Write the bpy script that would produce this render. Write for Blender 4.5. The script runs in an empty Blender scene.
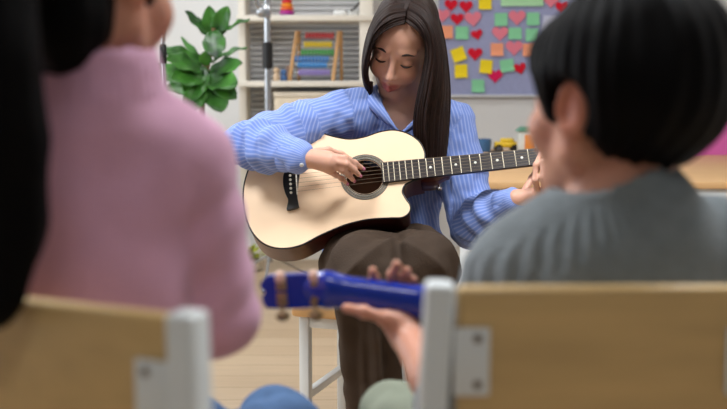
import bpy, bmesh, math, random
import numpy as np
from mathutils import Vector, Matrix, Euler, geometry
random.seed(7); np.random.seed(7)
SC = bpy.context.scene
COL = SC.collection
R = math.radians
F = 1010.0                    # focal length in pixels at 727 px wide
CH, PITCH = 1.01, math.atan(114.5/1010)
CAM = np.array([0., 0., CH])
cp, sp = math.cos(PITCH), math.sin(PITCH)

def ray(px, py):
    u = (px-363.5)/F; v = (204.5-py)/F
    return np.array([u, cp + v*sp, -sp + v*cp])
def at(px, py, Y):            # world point seen at a photo pixel, at depth Y
    d = ray(px, py)
    return CAM + d*(Y/d[1])
def V3(*a): return np.array(a, float)
def unit(v): v = np.asarray(v, float); return v/np.linalg.norm(v)

# ------------------------------------------------------------------ objects
def tag(o, label=None, cat=None, group=None, kind=None):
    if label: o['label'] = label
    if cat: o['category'] = cat
    if group: o['group'] = group
    if kind: o['kind'] = kind
    return o
def thing(name, label, cat, loc=(0, 0, 0), rz=0.0, group=None):
    o = bpy.data.objects.new(name, None); COL.objects.link(o)
    o.location = [float(x) for x in loc]; o.rotation_euler = (0, 0, rz); o.empty_display_size = .05
    return tag(o, label, cat, group)
def link(name, me, mat=None, parent=None, world=True):
    o = bpy.data.objects.new(name, me); COL.objects.link(o)
    if mat is not None:
        for m in (mat if isinstance(mat, (list, tuple)) else [mat]): me.materials.append(m)
    if parent is not None:
        o.parent = parent
        if world:            # vertices are given in world coordinates
            M = Matrix.Identity(4); p = parent; chain = []
            while p is not None: chain.append(p); p = p.parent
            for q in reversed(chain): M = M @ q.matrix_parent_inverse @ q.matrix_basis
            me.transform(M.inverted())
    return o
def smooth(me, on=True):
    me.polygons.foreach_set('use_smooth', [on]*len(me.polygons))
def from_arrays(name, v, f, sm=True):
    me = bpy.data.meshes.new(name)
    me.from_pydata([tuple(map(float, p)) for p in v], [], [tuple(map(int, q)) for q in f])
    if sm: smooth(me)
    me.update(); return me
def origin_to(o, p):         # move an object's origin without moving the shape (top-level meshes)
    p = Vector([float(x) for x in p]); o.data.transform(Matrix.Translation(-p)); o.location = o.location + p

class MB:                     # collects shapes into ONE mesh
    def __init__(s): s.v = []; s.f = []; s.mi = []; s.cur = 0
    def add(s, v, f):
        n = len(s.v); s.v += [tuple(map(float, p)) for p in v]
        s.f += [tuple(i+n for i in q) for q in f]; s.mi += [s.cur]*len(f); return s
    def box(s, c, size, M=None, bev=0.0, seg=2):
        bm = bmesh.new(); bmesh.ops.create_cube(bm, size=1)
        bmesh.ops.scale(bm, vec=size, verts=bm.verts)
        if bev > 0: bmesh.ops.bevel(bm, geom=bm.edges[:], offset=bev, segments=seg, affect='EDGES', profile=.5)
        return s.bm(bm, c, M)
    def bm(s, bm, c=(0, 0, 0), M=None):
        bm.verts.ensure_lookup_table(); c = np.asarray(c, float)
        v = []
        for q in bm.verts:
            p = np.array(q.co)
            if M is not None: p = M @ p
            v.append(p+c)
        bm.verts.index_update()
        s.add(v, [[q.index for q in f.verts] for f in bm.faces]); bm.free(); return s
    def sphere(s, c, r, M=None, seg=20):
        bm = bmesh.new(); bmesh.ops.create_uvsphere(bm, u_segments=seg, v_segments=max(6, seg//2), radius=1)
        r = (r, r, r) if np.isscalar(r) else r
        bmesh.ops.scale(bm, vec=[float(x) for x in r], verts=bm.verts); return s.bm(bm, c, M)
    def tube(s, pts, r, n=10, cap=True, closed=False, flat=None):
        P = np.array(pts, float); N = len(P); rs = np.full(N, r) if np.isscalar(r) else np.array(r, float)
        T = np.gradient(P, axis=0) if not closed else np.roll(P, -1, 0)-np.roll(P, 1, 0)
        T /= np.linalg.norm(T, axis=1)[:, None]+1e-12
        a = np.array([0, 0, 1.]) if abs(T[0][2]) < .9 else np.array([1., 0, 0])
        nrm = unit(np.cross(T[0], a)); v = []
        for i in range(N):
            nrm = unit(nrm-T[i]*np.dot(nrm, T[i])); b = np.cross(T[i], nrm)
            for k in range(n):
                t = 2*math.pi*k/n; v.append(P[i]+rs[i]*(math.cos(t)*nrm+math.sin(t)*b))
        f = []
        for i in range(N if closed else N-1):
            j = (i+1) % N
            for k in range(n): f.append((i*n+k, i*n+(k+1) % n, j*n+(k+1) % n, j*n+k))
        if cap and not closed:
            f.append(tuple(range(n-1, -1, -1))); f.append(tuple((N-1)*n+k for k in range(n)))
        return s.add(v, f)
    def cyl(s, a, b, r, r2=None, n=20):
        a = np.asarray(a, float); b = np.asarray(b, float); r2 = r if r2 is None else r2
        return s.tube([a, a*.999+b*.001, a*.001+b*.999, b], [r, r, r2, r2], n)
    def lathe(s, c, prof, n=28, M=None):     # prof: (radius, z)
        v = []; f = []; c = np.asarray(c, float)
        for (r, z) in prof:
            for k in range(n):
                t = 2*math.pi*k/n; p = np.array([r*math.cos(t), r*math.sin(t), z])
                if M is not None: p = M @ p
                v.append(p+c)
        for i in range(len(prof)-1):
            for k in range(n): f.append((i*n+k, i*n+(k+1) % n, (i+1)*n+(k+1) % n, (i+1)*n+k))
        f.append(tuple(range(n-1, -1, -1))); f.append(tuple((len(prof)-1)*n+k for k in range(n)))
        return s.add(v, f)
    def prism(s, loop, off, holes=()):       # loop: 3D points of a planar outline, extruded by off
        loops = [list(map(lambda p: Vector([float(x) for x in p]), L)) for L in (loop, *holes)]
        tri = geometry.tessellate_polygon(loops)
        flat = [np.array(p) for L in loops for p in L]; n = len(flat); off = np.asarray(off, float)
        f = [tuple(t) for t in tri]+[tuple(i+n for i in reversed(t)) for t in tri]
        k = 0
        for L in loops:
            m = len(L)
            for i in range(m): f.append((k+i, k+(i+1) % m, n+k+(i+1) % m, n+k+i))
            k += m
        return s.add(flat+[p+off for p in flat], f)
    def build(s, name, mat, parent=None, sm=True, world=True, auto=None, recalc=True):
        me = bpy.data.meshes.new(name); me.from_pydata(s.v, [], s.f)
        if any(s.mi): me.polygons.foreach_set('material_index', s.mi)
        if recalc:
            bm = bmesh.new(); bm.from_mesh(me); bmesh.ops.recalc_face_normals(bm, faces=bm.faces); bm.to_mesh(me); bm.free()
        if sm:
            smooth(me)
            me.set_sharp_from_angle(angle=R(auto if auto else 40))
        me.update()
        return link(name, me, mat, parent, world)

def spline(pts, n=8, closed=False):
    P = np.array(pts, float); N = len(P); out = []
    rng = range(N) if closed else range(N-1)
    for i in rng:
        if closed: p0, p1, p2, p3 = P[(i-1) % N], P[i], P[(i+1) % N], P[(i+2) % N]
        else: p0, p1, p2, p3 = P[max(i-1, 0)], P[i], P[i+1], P[min(i+2, N-1)]
        for k in range(n):
            t = k/n
            out.append(.5*((2*p1)+(-p0+p2)*t+(2*p0-5*p1+4*p2-p3)*t*t+(-p0+3*p1-3*p2+p3)*t**3))
    if not closed: out.append(P[-1])
    return np.array(out)

# ------------------------------------------------------------------ SDF bodies
class Vol:
    def __init__(s, lo, hi, h):
        s.lo = np.array(lo, float); s.h = h
        s.n = np.ceil((np.array(hi)-s.lo)/h).astype(int)+1
        s.d = np.full(s.n, 1.0, np.float32)
    def win(s, lo, hi, m):
        a = np.clip(np.floor((np.asarray(lo)-m-s.lo)/s.h).astype(int), 0, s.n)
        b = np.clip(np.ceil((np.asarray(hi)+m-s.lo)/s.h).astype(int)+1, 0, s.n)
        if (b <= a).any(): return None
        ax = [(s.lo[i]+s.h*np.arange(a[i], b[i])).astype(np.float32) for i in range(3)]
        return tuple(slice(a[i], b[i]) for i in range(3)), (ax[0][:, None, None], ax[1][None, :, None], ax[2][None, None, :])
    def add(s, prim, k=.01):
        f, lo, hi = prim; w = s.win(lo, hi, k+3*s.h)
        if w is None: return
        sl, P = w; q = f(*P).astype(np.float32); c = s.d[sl]
        if k > 0:
            g = np.maximum(k-np.abs(q-c), 0)/k; s.d[sl] = np.minimum(q, c)-g*g*k*.25
        else: s.d[sl] = np.minimum(q, c)
    def cut(s, prim, k=.004):
        f, lo, hi = prim; w = s.win(lo, hi, k+3*s.h)
        if w is None: return
        sl, P = w; q = -f(*P).astype(np.float32); c = s.d[sl]
        g = np.maximum(k-np.abs(q-c), 0)/k; s.d[sl] = np.maximum(q, c)+g*g*k*.25
    def chain(s, pts, rs, k=.008, **kw):
        for i in range(len(pts)-1): s.add(cap(pts[i], pts[i+1], rs[i], rs[i+1], **kw), k)
    def mesh(s, name):
        d = s.d; sg = d < 0; n = s.n
        cs = np.zeros(n-1, np.uint8); offs = [(i, j, k) for i in (0, 1) for j in (0, 1) for k in (0, 1)]
        for (i, j, k) in offs: cs += sg[i:n[0]-1+i, j:n[1]-1+j, k:n[2]-1+k]
        idx = np.argwhere((cs > 0) & (cs < 8)); N = len(idx)
        val = {o: d[idx[:, 0]+o[0], idx[:, 1]+o[1], idx[:, 2]+o[2]] for o in offs}
        acc = np.zeros((N, 3)); cnt = np.zeros(N)
        for a in offs:
            for ax in range(3):
                if a[ax]: continue
                b = list(a); b[ax] = 1; b = tuple(b); va, vb = val[a], val[b]
                m = (va < 0) != (vb < 0); t = np.where(m, va/np.where(m, va-vb, 1), 0)
                p = np.array(a, float)[None].repeat(N, 0); p[:, ax] = t
                acc += p*m[:, None]; cnt += m
        v = s.lo+s.h*(idx+acc/cnt[:, None])
        ids = np.full(n-1, -1, np.int32); ids[idx[:, 0], idx[:, 1], idx[:, 2]] = np.arange(N)
        fs = []
        for ax in range(3):
            b, c = (ax+1) % 3, (ax+2) % 3
            s0 = [slice(None)]*3; s1 = [slice(None)]*3; s0[ax] = slice(0, -1); s1[ax] = slice(1, None)
            e = np.argwhere(sg[tuple(s0)] != sg[tuple(s1)])
            e = e[(e[:, b] > 0) & (e[:, c] > 0) & (e[:, b] < n[b]-1) & (e[:, c] < n[c]-1)]
            ins = sg[e[:, 0], e[:, 1], e[:, 2]]
            eb = np.zeros(3, int); eb[b] = 1; ec = np.zeros(3, int); ec[c] = 1
            g = lambda q: ids[q[:, 0], q[:, 1], q[:, 2]]
            q = np.stack([g(e), g(e-eb), g(e-eb-ec), g(e-ec)], 1)
            q[~ins] = q[~ins][:, ::-1]; fs.append(q)
        f = np.concatenate(fs); f = f[(f >= 0).all(1)]
        me = bpy.data.meshes.new(name)
        me.vertices.add(N); me.vertices.foreach_set('co', v.astype(np.float32).ravel())
        me.loops.add(len(f)*4); me.loops.foreach_set('vertex_index', f.astype(np.int32).ravel())
        me.polygons.add(len(f)); me.polygons.foreach_set('loop_start', np.arange(0, len(f)*4, 4, dtype=np.int32))
        me.polygons.foreach_set('use_smooth', np.ones(len(f), bool))
        me.update(calc_edges=True); me.validate()
        a, b, c = v[f[:, 0]], v[f[:, 1]], v[f[:, 2]]
        if np.einsum('ij,ij->i', a, np.cross(b, c)).sum() < 0: me.flip_normals()
        return me
def cap(a, b, ra, rb, ax=None, fl=1.0):
    a = np.asarray(a, float); b = np.asarray(b, float); rm = max(ra, rb)
    m = rm*max(1, fl); lo = np.minimum(a, b)-m; hi = np.maximum(a, b)+m
    A = unit(ax) if ax is not None else None; g = (1/fl-1)
    def tr(x, y, z):
        if A is None: return x, y, z
        t = (x*A[0]+y*A[1]+z*A[2])*g
        return x+A[0]*t, y+A[1]*t, z+A[2]*t
    e = np.array(tr(*(b-a))); L = float(e @ e)+1e-12
    def f(X, Y, Z):
        x, y, z = tr(X-a[0], Y-a[1], Z-a[2])
        t = np.clip((x*e[0]+y*e[1]+z*e[2])/L, 0, 1)
        return (np.sqrt((x-t*e[0])**2+(y-t*e[1])**2+(z-t*e[2])**2)-(ra+(rb-ra)*t))*min(1, fl)
    return f, lo, hi
def ell(c, r, M=None):
    c = np.asarray(c, float); r = (r, r, r) if np.isscalar(r) else r
    M = np.eye(3) if M is None else np.asarray(M, float)
    ext = np.sqrt(((M*np.array(r)[None])**2).sum(1))
    def f(X, Y, Z):
        x, y, z = X-c[0], Y-c[1], Z-c[2]
        q = [(x*M[0, i]+y*M[1, i]+z*M[2, i])/r[i] for i in range(3)]
        k0 = np.sqrt(q[0]**2+q[1]**2+q[2]**2)
        k1 = np.sqrt((q[0]/r[0])**2+(q[1]/r[1])**2+(q[2]/r[2])**2)+1e-9
        return k0*(k0-1)/k1
    return f, c-ext, c+ext
def boxp(c, r, M=None, rnd=0.0):
    c = np.asarray(c, float); M = np.eye(3) if M is None else np.asarray(M, float)
    ext = (np.abs(M)*np.array(r)[None]).sum(1)
    def f(X, Y, Z):
        x, y, z = X-c[0], Y-c[1], Z-c[2]
        q = [np.abs(x*M[0, i]+y*M[1, i]+z*M[2, i])-(r[i]-rnd) for i in range(3)]
        o = np.sqrt(sum(np.maximum(k, 0)**2 for k in q))
        return o+np.minimum(np.maximum(np.maximum(q[0], q[1]), q[2]), 0)-rnd
    return f, c-ext, c+ext
def torus(c, Rr, r, M, sq=1.0):     # ring in the plane of the first two columns of M; sq stretches the second
    c = np.asarray(c, float)
    def f(X, Y, Z):
        x, y, z = X-c[0], Y-c[1], Z-c[2]
        q = [x*M[0, i]+y*M[1, i]+z*M[2, i] for i in range(3)]
        return np.sqrt((np.sqrt(q[0]**2+(q[1]/sq)**2)-Rr)**2+q[2]**2)-r
    e = Rr*max(1, sq)+r
    return f, c-e, c+e

def get_co(me):
    a = np.empty(len(me.vertices)*3, np.float32); me.vertices.foreach_get('co', a); return a.reshape(-1, 3).astype(float)
def get_no(me):
    a = np.empty(len(me.vertices)*3, np.float32); me.vertex_normals.foreach_get('vector', a); return a.reshape(-1, 3).astype(float)
def displace(me, fn):
    c = get_co(me); n = get_no(me); c = c+n*np.asarray(fn(c))[:, None]
    me.vertices.foreach_set('co', c.astype(np.float32).ravel()); me.update()
def relax(me, it=2, lam=.5):
    e = np.empty(len(me.edges)*2, np.int32); me.edges.foreach_get('vertices', e); e = e.reshape(-1, 2)
    c = get_co(me); deg = np.bincount(e.ravel(), minlength=len(c)).astype(float)
    for _ in range(it):
        s = np.zeros_like(c)
        for k in range(3):
            s[:, k] = np.bincount(e[:, 0], c[e[:, 1], k], len(c))+np.bincount(e[:, 1], c[e[:, 0], k], len(c))
        c = c+(s/deg[:, None]-c)*lam
    me.vertices.foreach_set('co', c.astype(np.float32).ravel()); me.update()
def attr(me, name, vals):
    a = me.attributes.new(name, 'FLOAT', 'POINT'); a.data.foreach_set('value', np.asarray(vals, np.float32))
def vnoise(c, scale, seed=0):
    p = np.asarray(c)*scale+seed*17.31; i = np.floor(p).astype(np.int64); f = p-i; f = f*f*(3-2*f)
    def hsh(a, b, d):
        n = (a*73856093) ^ (b*19349663) ^ (d*83492791) ^ (seed*2654435)
        n = (n ^ (n >> 13))*1274126177 & 0x7fffffff
        return (n % 65536)/65536.0
    r = 0
    for a in (0, 1):
        for b in (0, 1):
            for d in (0, 1):
                w = (f[:, 0] if a else 1-f[:, 0])*(f[:, 1] if b else 1-f[:, 1])*(f[:, 2] if d else 1-f[:, 2])
                r = r+w*hsh(i[:, 0]+a, i[:, 1]+b, i[:, 2]+d)
    return r*2-1
def seg_param(c, a, b):      # position along a bone, distance from it
    a = np.asarray(a, float); b = np.asarray(b, float); e = b-a; t = np.clip(((c-a) @ e)/(e @ e), 0, 1)
    return t, np.linalg.norm(c-(a+t[:, None]*e), axis=1)

# ------------------------------------------------------------------ materials
def lin(c): return tuple(((x/255)/12.92 if x/255 <= .04045 else ((x/255+.055)/1.055)**2.4) for x in c)
def mat(name, rgb, rough=.5, spec=.5, metal=0., var=.0, vscale=8., bump=0., bscale=60., stretch=None, rgb2=None, coat=0., sheen=0., sss=0., trans=0.):
    m = bpy.data.materials.new(name); m.use_nodes = True; nt = m.node_tree; b = nt.nodes['Principled BSDF']
    c = lin(rgb); b.inputs['Base Color'].default_value = (*c, 1); b.inputs['Roughness'].default_value = rough
    b.inputs['Metallic'].default_value = metal; b.inputs['Specular IOR Level'].default_value = spec
    b.inputs['Coat Weight'].default_value = coat; b.inputs['Coat Roughness'].default_value = .08
    b.inputs['Sheen Weight'].default_value = sheen
    if sss: b.inputs['Subsurface Weight'].default_value = sss; b.inputs['Subsurface Radius'].default_value = (.01, .004, .002); b.inputs['Subsurface Scale'].default_value = 1
    if trans: b.inputs['Transmission Weight'].default_value = trans
    if var or bump or rgb2:
        tc = nt.nodes.new('ShaderNodeTexCoord'); mp = nt.nodes.new('ShaderNodeMapping')
        nt.links.new(tc.outputs['Object'], mp.inputs['Vector'])
        if stretch: mp.inputs['Scale'].default_value = stretch
        if var or rgb2:
            n = nt.nodes.new('ShaderNodeTexNoise'); n.inputs['Scale'].default_value = vscale; n.inputs['Detail'].default_value = 4
            nt.links.new(mp.outputs[0], n.inputs['Vector'])
            r = nt.nodes.new('ShaderNodeValToRGB'); nt.links.new(n.outputs['Fac'], r.inputs['Fac'])
            r.color_ramp.elements[0].position = .3; r.color_ramp.elements[1].position = .7
            c2 = lin(rgb2) if rgb2 else tuple(x*(1-var) for x in c)
            r.color_ramp.elements[0].color = (*c2, 1); r.color_ramp.elements[1].color = (*c, 1)
            nt.links.new(r.outputs[0], b.inputs['Base Color'])
        if bump:
            n2 = nt.nodes.new('ShaderNodeTexNoise'); n2.inputs['Scale'].default_value = bscale; n2.inputs['Detail'].default_value = 3
            nt.links.new(mp.outputs[0], n2.inputs['Vector'])
            bp = nt.nodes.new('ShaderNodeBump'); bp.inputs['Strength'].default_value = bump; bp.inputs['Distance'].default_value = .004
            nt.links.new(n2.outputs['Fac'], bp.inputs['Height']); nt.links.new(bp.outputs[0], b.inputs['Normal'])
    return m
def attr_mix(m, name, rgb2, lo=.0, hi=1.):     # mixes a second own colour of the thing by a vertex attribute
    nt = m.node_tree; b = nt.nodes['Principled BSDF']; inp = b.inputs['Base Color']
    a = nt.nodes.new('ShaderNodeAttribute'); a.attribute_name = name
    mr = nt.nodes.new('ShaderNodeMapRange'); mr.inputs[1].default_value = lo; mr.inputs[2].default_value = hi
    nt.links.new(a.outputs['Fac'], mr.inputs[0])
    mx = nt.nodes.new('ShaderNodeMix'); mx.data_type = 'RGBA'
    if inp.links: nt.links.new(inp.links[0].from_socket, mx.inputs[6])
    else: mx.inputs[6].default_value = inp.default_value
    mx.inputs[7].default_value = (*lin(rgb2), 1)
    nt.links.new(mr.outputs[0], mx.inputs[0]); nt.links.new(mx.outputs[2], inp)
    return m
def wave_attr(m, name, freq, rgb2, lo=.2, hi=.8):   # stripes woven along an attribute coordinate
    nt = m.node_tree; b = nt.nodes['Principled BSDF']; inp = b.inputs['Base Color']
    a = nt.nodes.new('ShaderNodeAttribute'); a.attribute_name = name
    mu = nt.nodes.new('ShaderNodeMath'); mu.operation = 'MULTIPLY'; mu.inputs[1].default_value = freq*2*math.pi
    si = nt.nodes.new('ShaderNodeMath'); si.operation = 'SINE'
    nt.links.new(a.outputs['Fac'], mu.inputs[0]); nt.links.new(mu.outputs[0], si.inputs[0])
    mr = nt.nodes.new('ShaderNodeMapRange'); mr.inputs[1].default_value = lo; mr.inputs[2].default_value = hi
    nt.links.new(si.outputs[0], mr.inputs[0])
    mx = nt.nodes.new('ShaderNodeMix'); mx.data_type = 'RGBA'
    if inp.links: nt.links.new(inp.links[0].from_socket, mx.inputs[6])
    else: mx.inputs[6].default_value = inp.default_value
    mx.inputs[7].default_value = (*lin(rgb2), 1)
    nt.links.new(mr.outputs[0], mx.inputs[0]); nt.links.new(mx.outputs[2], inp)
    return m
# ================================================================== setting
WALL = mat('wall_paint', (222, 222, 221), .85, .2, var=.04, vscale=3)
CEIL = mat('ceiling_paint', (225, 225, 222), .9, .1)
WHITE = mat('white_painted_metal', (222, 226, 226), .35, .5)
def floor_mat():
    m = mat('laminate_floor', (200, 178, 150), .38, .4); nt = m.node_tree; b = nt.nodes['Principled BSDF']
    tc = nt.nodes.new('ShaderNodeTexCoord'); br = nt.nodes.new('ShaderNodeTexBrick')
    nt.links.new(tc.outputs['Object'], br.inputs['Vector'])
    br.inputs['Scale'].default_value = 1; br.inputs['Brick Width'].default_value = 1.3; br.inputs['Row Height'].default_value = .14
    br.inputs['Mortar Size'].default_value = .0022; br.inputs['Color1'].default_value = (*lin((204, 180, 150)), 1)
    br.inputs['Color2'].default_value = (*lin((192, 165, 133)), 1); br.inputs['Mortar'].default_value = (*lin((160, 130, 95)), 1)
    mp = nt.nodes.new('ShaderNodeMapping'); mp.inputs['Scale'].default_value = (1.5, 22, 1)
    n = nt.nodes.new('ShaderNodeTexNoise'); n.inputs['Scale'].default_value = 3; n.inputs['Detail'].default_value = 6
    nt.links.new(tc.outputs['Object'], mp.inputs['Vector']); nt.links.new(mp.outputs[0], n.inputs['Vector'])
    mx = nt.nodes.new('ShaderNodeMix'); mx.data_type = 'RGBA'; mx.blend_type = 'MULTIPLY'; mx.inputs[0].default_value = .28
    nt.links.new(br.outputs['Color'], mx.inputs[6]); nt.links.new(n.outputs['Fac'], mx.inputs[7]); nt.links.new(mx.outputs[2], b.inputs['Base Color'])
    return m
def struct(name, mb, m, parent=None, kind='structure'):
    o = mb.build(name, m, parent, sm=False)
    if parent is None: o['kind'] = kind
    return o
X0, X1, YB, YF, H = -3.0, 3.2, -1.6, 6.0, 2.75
cx, cy = (X0+X1)/2, (YB+YF)/2
struct('floor', MB().box((cx, cy, -.05), (X1-X0+.2, YF-YB+.2, .1)), floor_mat())
struct('ceiling', MB().box((cx, cy, H+.05), (X1-X0+.2, YF-YB+.2, .1)), CEIL)
struct('wall_back', MB().box((cx, YF+.05, H/2), (X1-X0+.2, .1, H)), WALL)
struct('wall_front', MB().box((cx, YB-.05, H/2), (X1-X0+.2, .1, H)), mat('unseen_wall_grey', (112, 114, 118), .7, .2, var=.2, vscale=4, stretch=(6, 6, .4)))  # unseen wall; its grey is set to limit bounce onto the foreground
struct('wall_right', MB().box((X1+.05, cy, H/2), (.1, YF-YB, H)), WALL)
# left wall with a window opening y 1.9..4.9, z .9..2.4
wl = MB()
wl.box((X0-.05, (YB+1.9)/2, H/2), (.1, 1.9-YB, H)); wl.box((X0-.05, (4.9+YF)/2, H/2), (.1, YF-4.9, H))
wl.box((X0-.05, 3.4, .45), (.1, 3.0, .9)); wl.box((X0-.05, 3.4, (2.4+H)/2), (.1, 3.0, H-2.4))
struct('wall_left', wl, WALL)
wf = MB()
for y in (1.93, 3.4, 4.87): wf.box((X0-.05, y, 1.65), (.06, .06, 1.5))
for z in (.93, 2.37): wf.box((X0-.05, 3.4, z), (.06, 3.0, .06))
win = struct('window_1', wf, WHITE)
GL = bpy.data.materials.new('window_glass'); GL.use_nodes = True
nt = GL.node_tree; nt.nodes.clear(); o_ = nt.nodes.new('ShaderNodeOutputMaterial'); mxs = nt.nodes.new('ShaderNodeMixShader')
t_ = nt.nodes.new('ShaderNodeBsdfTransparent'); g_ = nt.nodes.new('ShaderNodeBsdfGlossy'); g_.inputs['Roughness'].default_value = .02
mxs.inputs[0].default_value = .06
nt.links.new(t_.outputs[0], mxs.inputs[1]); nt.links.new(g_.outputs[0], mxs.inputs[2]); nt.links.new(mxs.outputs[0], o_.inputs[0])
for y in (2.665, 4.135): MB().box((X0-.05, y, 1.65), (.006, 1.4, 1.4)).build('pane', GL, win, sm=False)
BASE = mat('skirting_paint', (215, 210, 200), .5)
struct('baseboard_back', MB().box((cx, YF-.008, .04), (X1-X0, .016, .08)), BASE)
struct('baseboard_left', MB().box((X0+.008, cy, .04), (.016, YF-YB-.04, .08)), BASE)
struct('baseboard_right', MB().box((X1-.008, cy, .04), (.016, YF-YB-.04, .08)), BASE)

# ------------------------------------------------------------------ shelf unit against the back wall (left)
SHW = mat('shelf_board_white', (224, 218, 205), .5, var=.04)
WIRE = mat('wire_grey', (226, 227, 230), .4, .4)
SY0, SY1 = 5.64, 5.985
sxl, sxr = -.70, .06
sh = thing('shelf_unit', 'white open shelf unit with wire grid back behind the long-haired guitarist', 'shelf', (-.32, 5.81, .36))
for z in (.39, .70, 1.06, 1.42, 1.80):
    MB().box(((sxl+sxr)/2, (SY0+SY1)/2, z-.016), (sxr-sxl, SY1-SY0, .032), bev=.003).build('shelf_board', SHW, sh)
MB().box((sxl+.02, (SY0+SY1)/2+.02, 1.11), (.04, .24, 1.50), bev=.003).build('upright', SHW, sh)
MB().box((sxr-.045, (SY0+SY1)/2, 1.11), (.075, .30, 1.50), bev=.003).build('upright', SHW, sh)
w = MB()
for i in range(44):
    z = .41+i*.0325; w.tube([(sxl, SY1-.01, z), (sxr, SY1-.01, z)], .0138, 8)
for x in (-.55, -.21): w.tube([(x, SY1-.004, .38), (x, SY1-.004, 1.85)], .009, 8)
w.build('wire_back', WIRE, sh)
# tall metal stand in front of the shelf and a second one by the plant
CHROME = mat('chrome_pole', (175, 178, 182), .25, .5, .85)
BLK = mat('black_plastic', (18, 18, 20), .45, .4)
def pole_stand(px, ygrip, Y, r, label, joint):
    p = at(px, 100, Y); x, y = p[0], p[1]
    t = thing('microphone_stand', label, 'microphone stand', (x, y, 0))
    MB().cyl((x, y, .12), (x, y, 1.62), r).build('pole', CHROME, t)
    z0 = at(px, ygrip[1], Y)[2]; z1 = at(px, ygrip[0], Y)[2]
    MB().lathe((x, y, z0), [(r*1.1, 0), (r*1.6, .006), (r*1.6, z1-z0-.006), (r*1.1, z1-z0)]).build('grip', BLK, t)
    if joint:
        zj = at(px, 11, Y)[2]
        MB().box((x-.004, y, zj), (.045, .045, .07), bev=.008).sphere((x-.03, y, zj-.005), .028).tube([(x-.02, y, zj), (x-.05, y-.02, zj+.03), (x-.06, y-.02, zj+.14)], .014, 10).build('clamp', CHROME, t)
    for k in range(3):
        a = k*2*math.pi/3+.5
        MB().tube([(x, y, .16), (x+.24*math.cos(a), y+.24*math.sin(a), .02)], .006, 8).sphere((x+.24*math.cos(a), y+.24*math.sin(a), .014), .014).build('leg', CHROME, t)
pole_stand(268, (42, 69), 5.2, .0165, 'silver pole stand with black grip in front of the shelf', True)
pole_stand(164, (44, 64), 3.9, .009, 'slim silver pole stand with black grip left of the leafy plant', False)

# abacus on the lower shelf
WOODL = mat('pale_wood', (205, 158, 104), .5, var=.2, vscale=10, stretch=(2, 2, .3))
S1 = 1.06; S2 = 1.42
def sx(px, Y): return (px-363.5)/F*(Y*cp+0.0)
AY = 5.74
ab = thing('bead_abacus', 'wooden A-frame abacus with rainbow rows of beads on the lower shelf', 'abacus', (at(317, 78, AY)[0], AY, S1))
def P_(px, py, Y=AY): return at(px, py, Y)
for (a, b, dy) in (((297, 31), (289.5, 77.5), 0), ((339, 31), (333, 78), 0)):
    p, q = P_(*a), P_(*b); q[2] = S1+.002
    MB().tube([q, p], .011, 8).build('frame_leg', WOODL, ab)
    q2 = q+V3(.045, .13, 0); MB().tube([q2, p+V3(.01, .02, .0)], .010, 8).build('frame_leg', WOODL, ab)
BC = [('red', (200, 40, 48), 305, 334, 35.5), ('yellow', (226, 200, 40), 304, 332, 44.5), ('green', (60, 160, 70), 301, 334, 52.5),
      ('blue', (50, 130, 200), 294, 329, 59), ('blue', (70, 150, 215), 297, 327, 65), ('purple', (150, 130, 200), 298, 330, 72.5)]
for i, (nm, c, x0, x1, y) in enumerate(BC):
    m = mat('bead_'+nm+str(i), c, .3); z = P_(300, y)[2]
    xa, xb = P_(297-(y-31)*.16, y)[0], P_(339-(y-31)*.13, y)[0]
    MB().tube([(xa, AY+.01, z), (xb, AY+.01, z)], .003, 6).build('rod', CHROME, ab)
    p0, p1 = P_(x0, y)[0], P_(x1, y)[0]; n = 10 if i else 9
    for k in range(n):
        xc = p0+(p1-p0)*(k+.5)/n
        MB().lathe((xc, AY+.01, z), [(.006, -.0078), (.019, -.004), (.019, .004), (.006, .0078)], 14, np.array([[0, 0, 1], [0, 1, 0], [1, 0, 0]])).build('bead', m, ab)
# little figurines left of the abacus
fig = [(277, (196, 170, 140), .075, 'tiny beige figurine at the left end of the lower shelf'), (283.5, (70, 110, 165), .062, 'tiny blue figurine beside the abacus leg'), (288, (150, 120, 105), .09, 'tiny brown figurine tucked behind the abacus leg')]
for i, (px, c, h, lb) in enumerate(fig):
    x = P_(px, 70, 5.74)[0]; y = 5.70+.05*i; m = mat('figurine_paint%d' % i, c, .5)
    t = thing('figurine', lb, 'figurine', (x, y, S1))
    MB().lathe((x, y, S1), [(.016, 0), (.021, .012), (.017, h*.45), (.01, h*.62)]).build('body', m, t)
    MB().sphere((x, y, S1+h*.78), .018, seg=14).build('head', m, t)
# stacking ring toy on the upper shelf
rx = at(287, 10, 5.74)[0]; rt = thing('stacking_rings', 'rainbow stacking ring toy on the top shelf', 'toy', (rx, 5.74, S2))
MB().lathe((rx, 5.74, S2), [(.035, 0), (.04, .006), (.036, .012)]).build('base', mat('toy_base', (150, 60, 150), .4), rt)
for i, (c, r) in enumerate((((190, 50, 150), .042), ((235, 110, 40), .038), ((235, 150, 40), .034), ((210, 40, 50), .03), ((120, 50, 40), .024))):
    z = S2+.012+i*.02
    MB().lathe((rx, 5.74, z), [(r*.7, 0), (r, .006), (r, .014), (r*.7, .02)]).build('ring', mat('ring%d' % i, c, .35), rt)
# white handset with dark cable
hx = at(347, 9, 5.76)[0]
hs = thing('white_gadget', 'small white gadget with a dark cable on the top shelf', 'gadget', (hx, 5.76, S2))
MB().box((hx-.04, 5.76, S2+.018), (.075, .06, .034), bev=.012, seg=3).box((hx+.035, 5.77, S2+.02), (.06, .05, .036), bev=.012, seg=3).build('housing', mat('white_plastic', (226, 226, 224), .35), hs)
MB().tube(spline([(hx+.02, 5.74, S2+.03), (hx+.05, 5.72, S2+.05), (hx+.075, 5.72, S2+.09), (hx+.06, 5.74, S2+.13)], 6), .006, 8).build('cable', BLK, hs)
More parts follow.
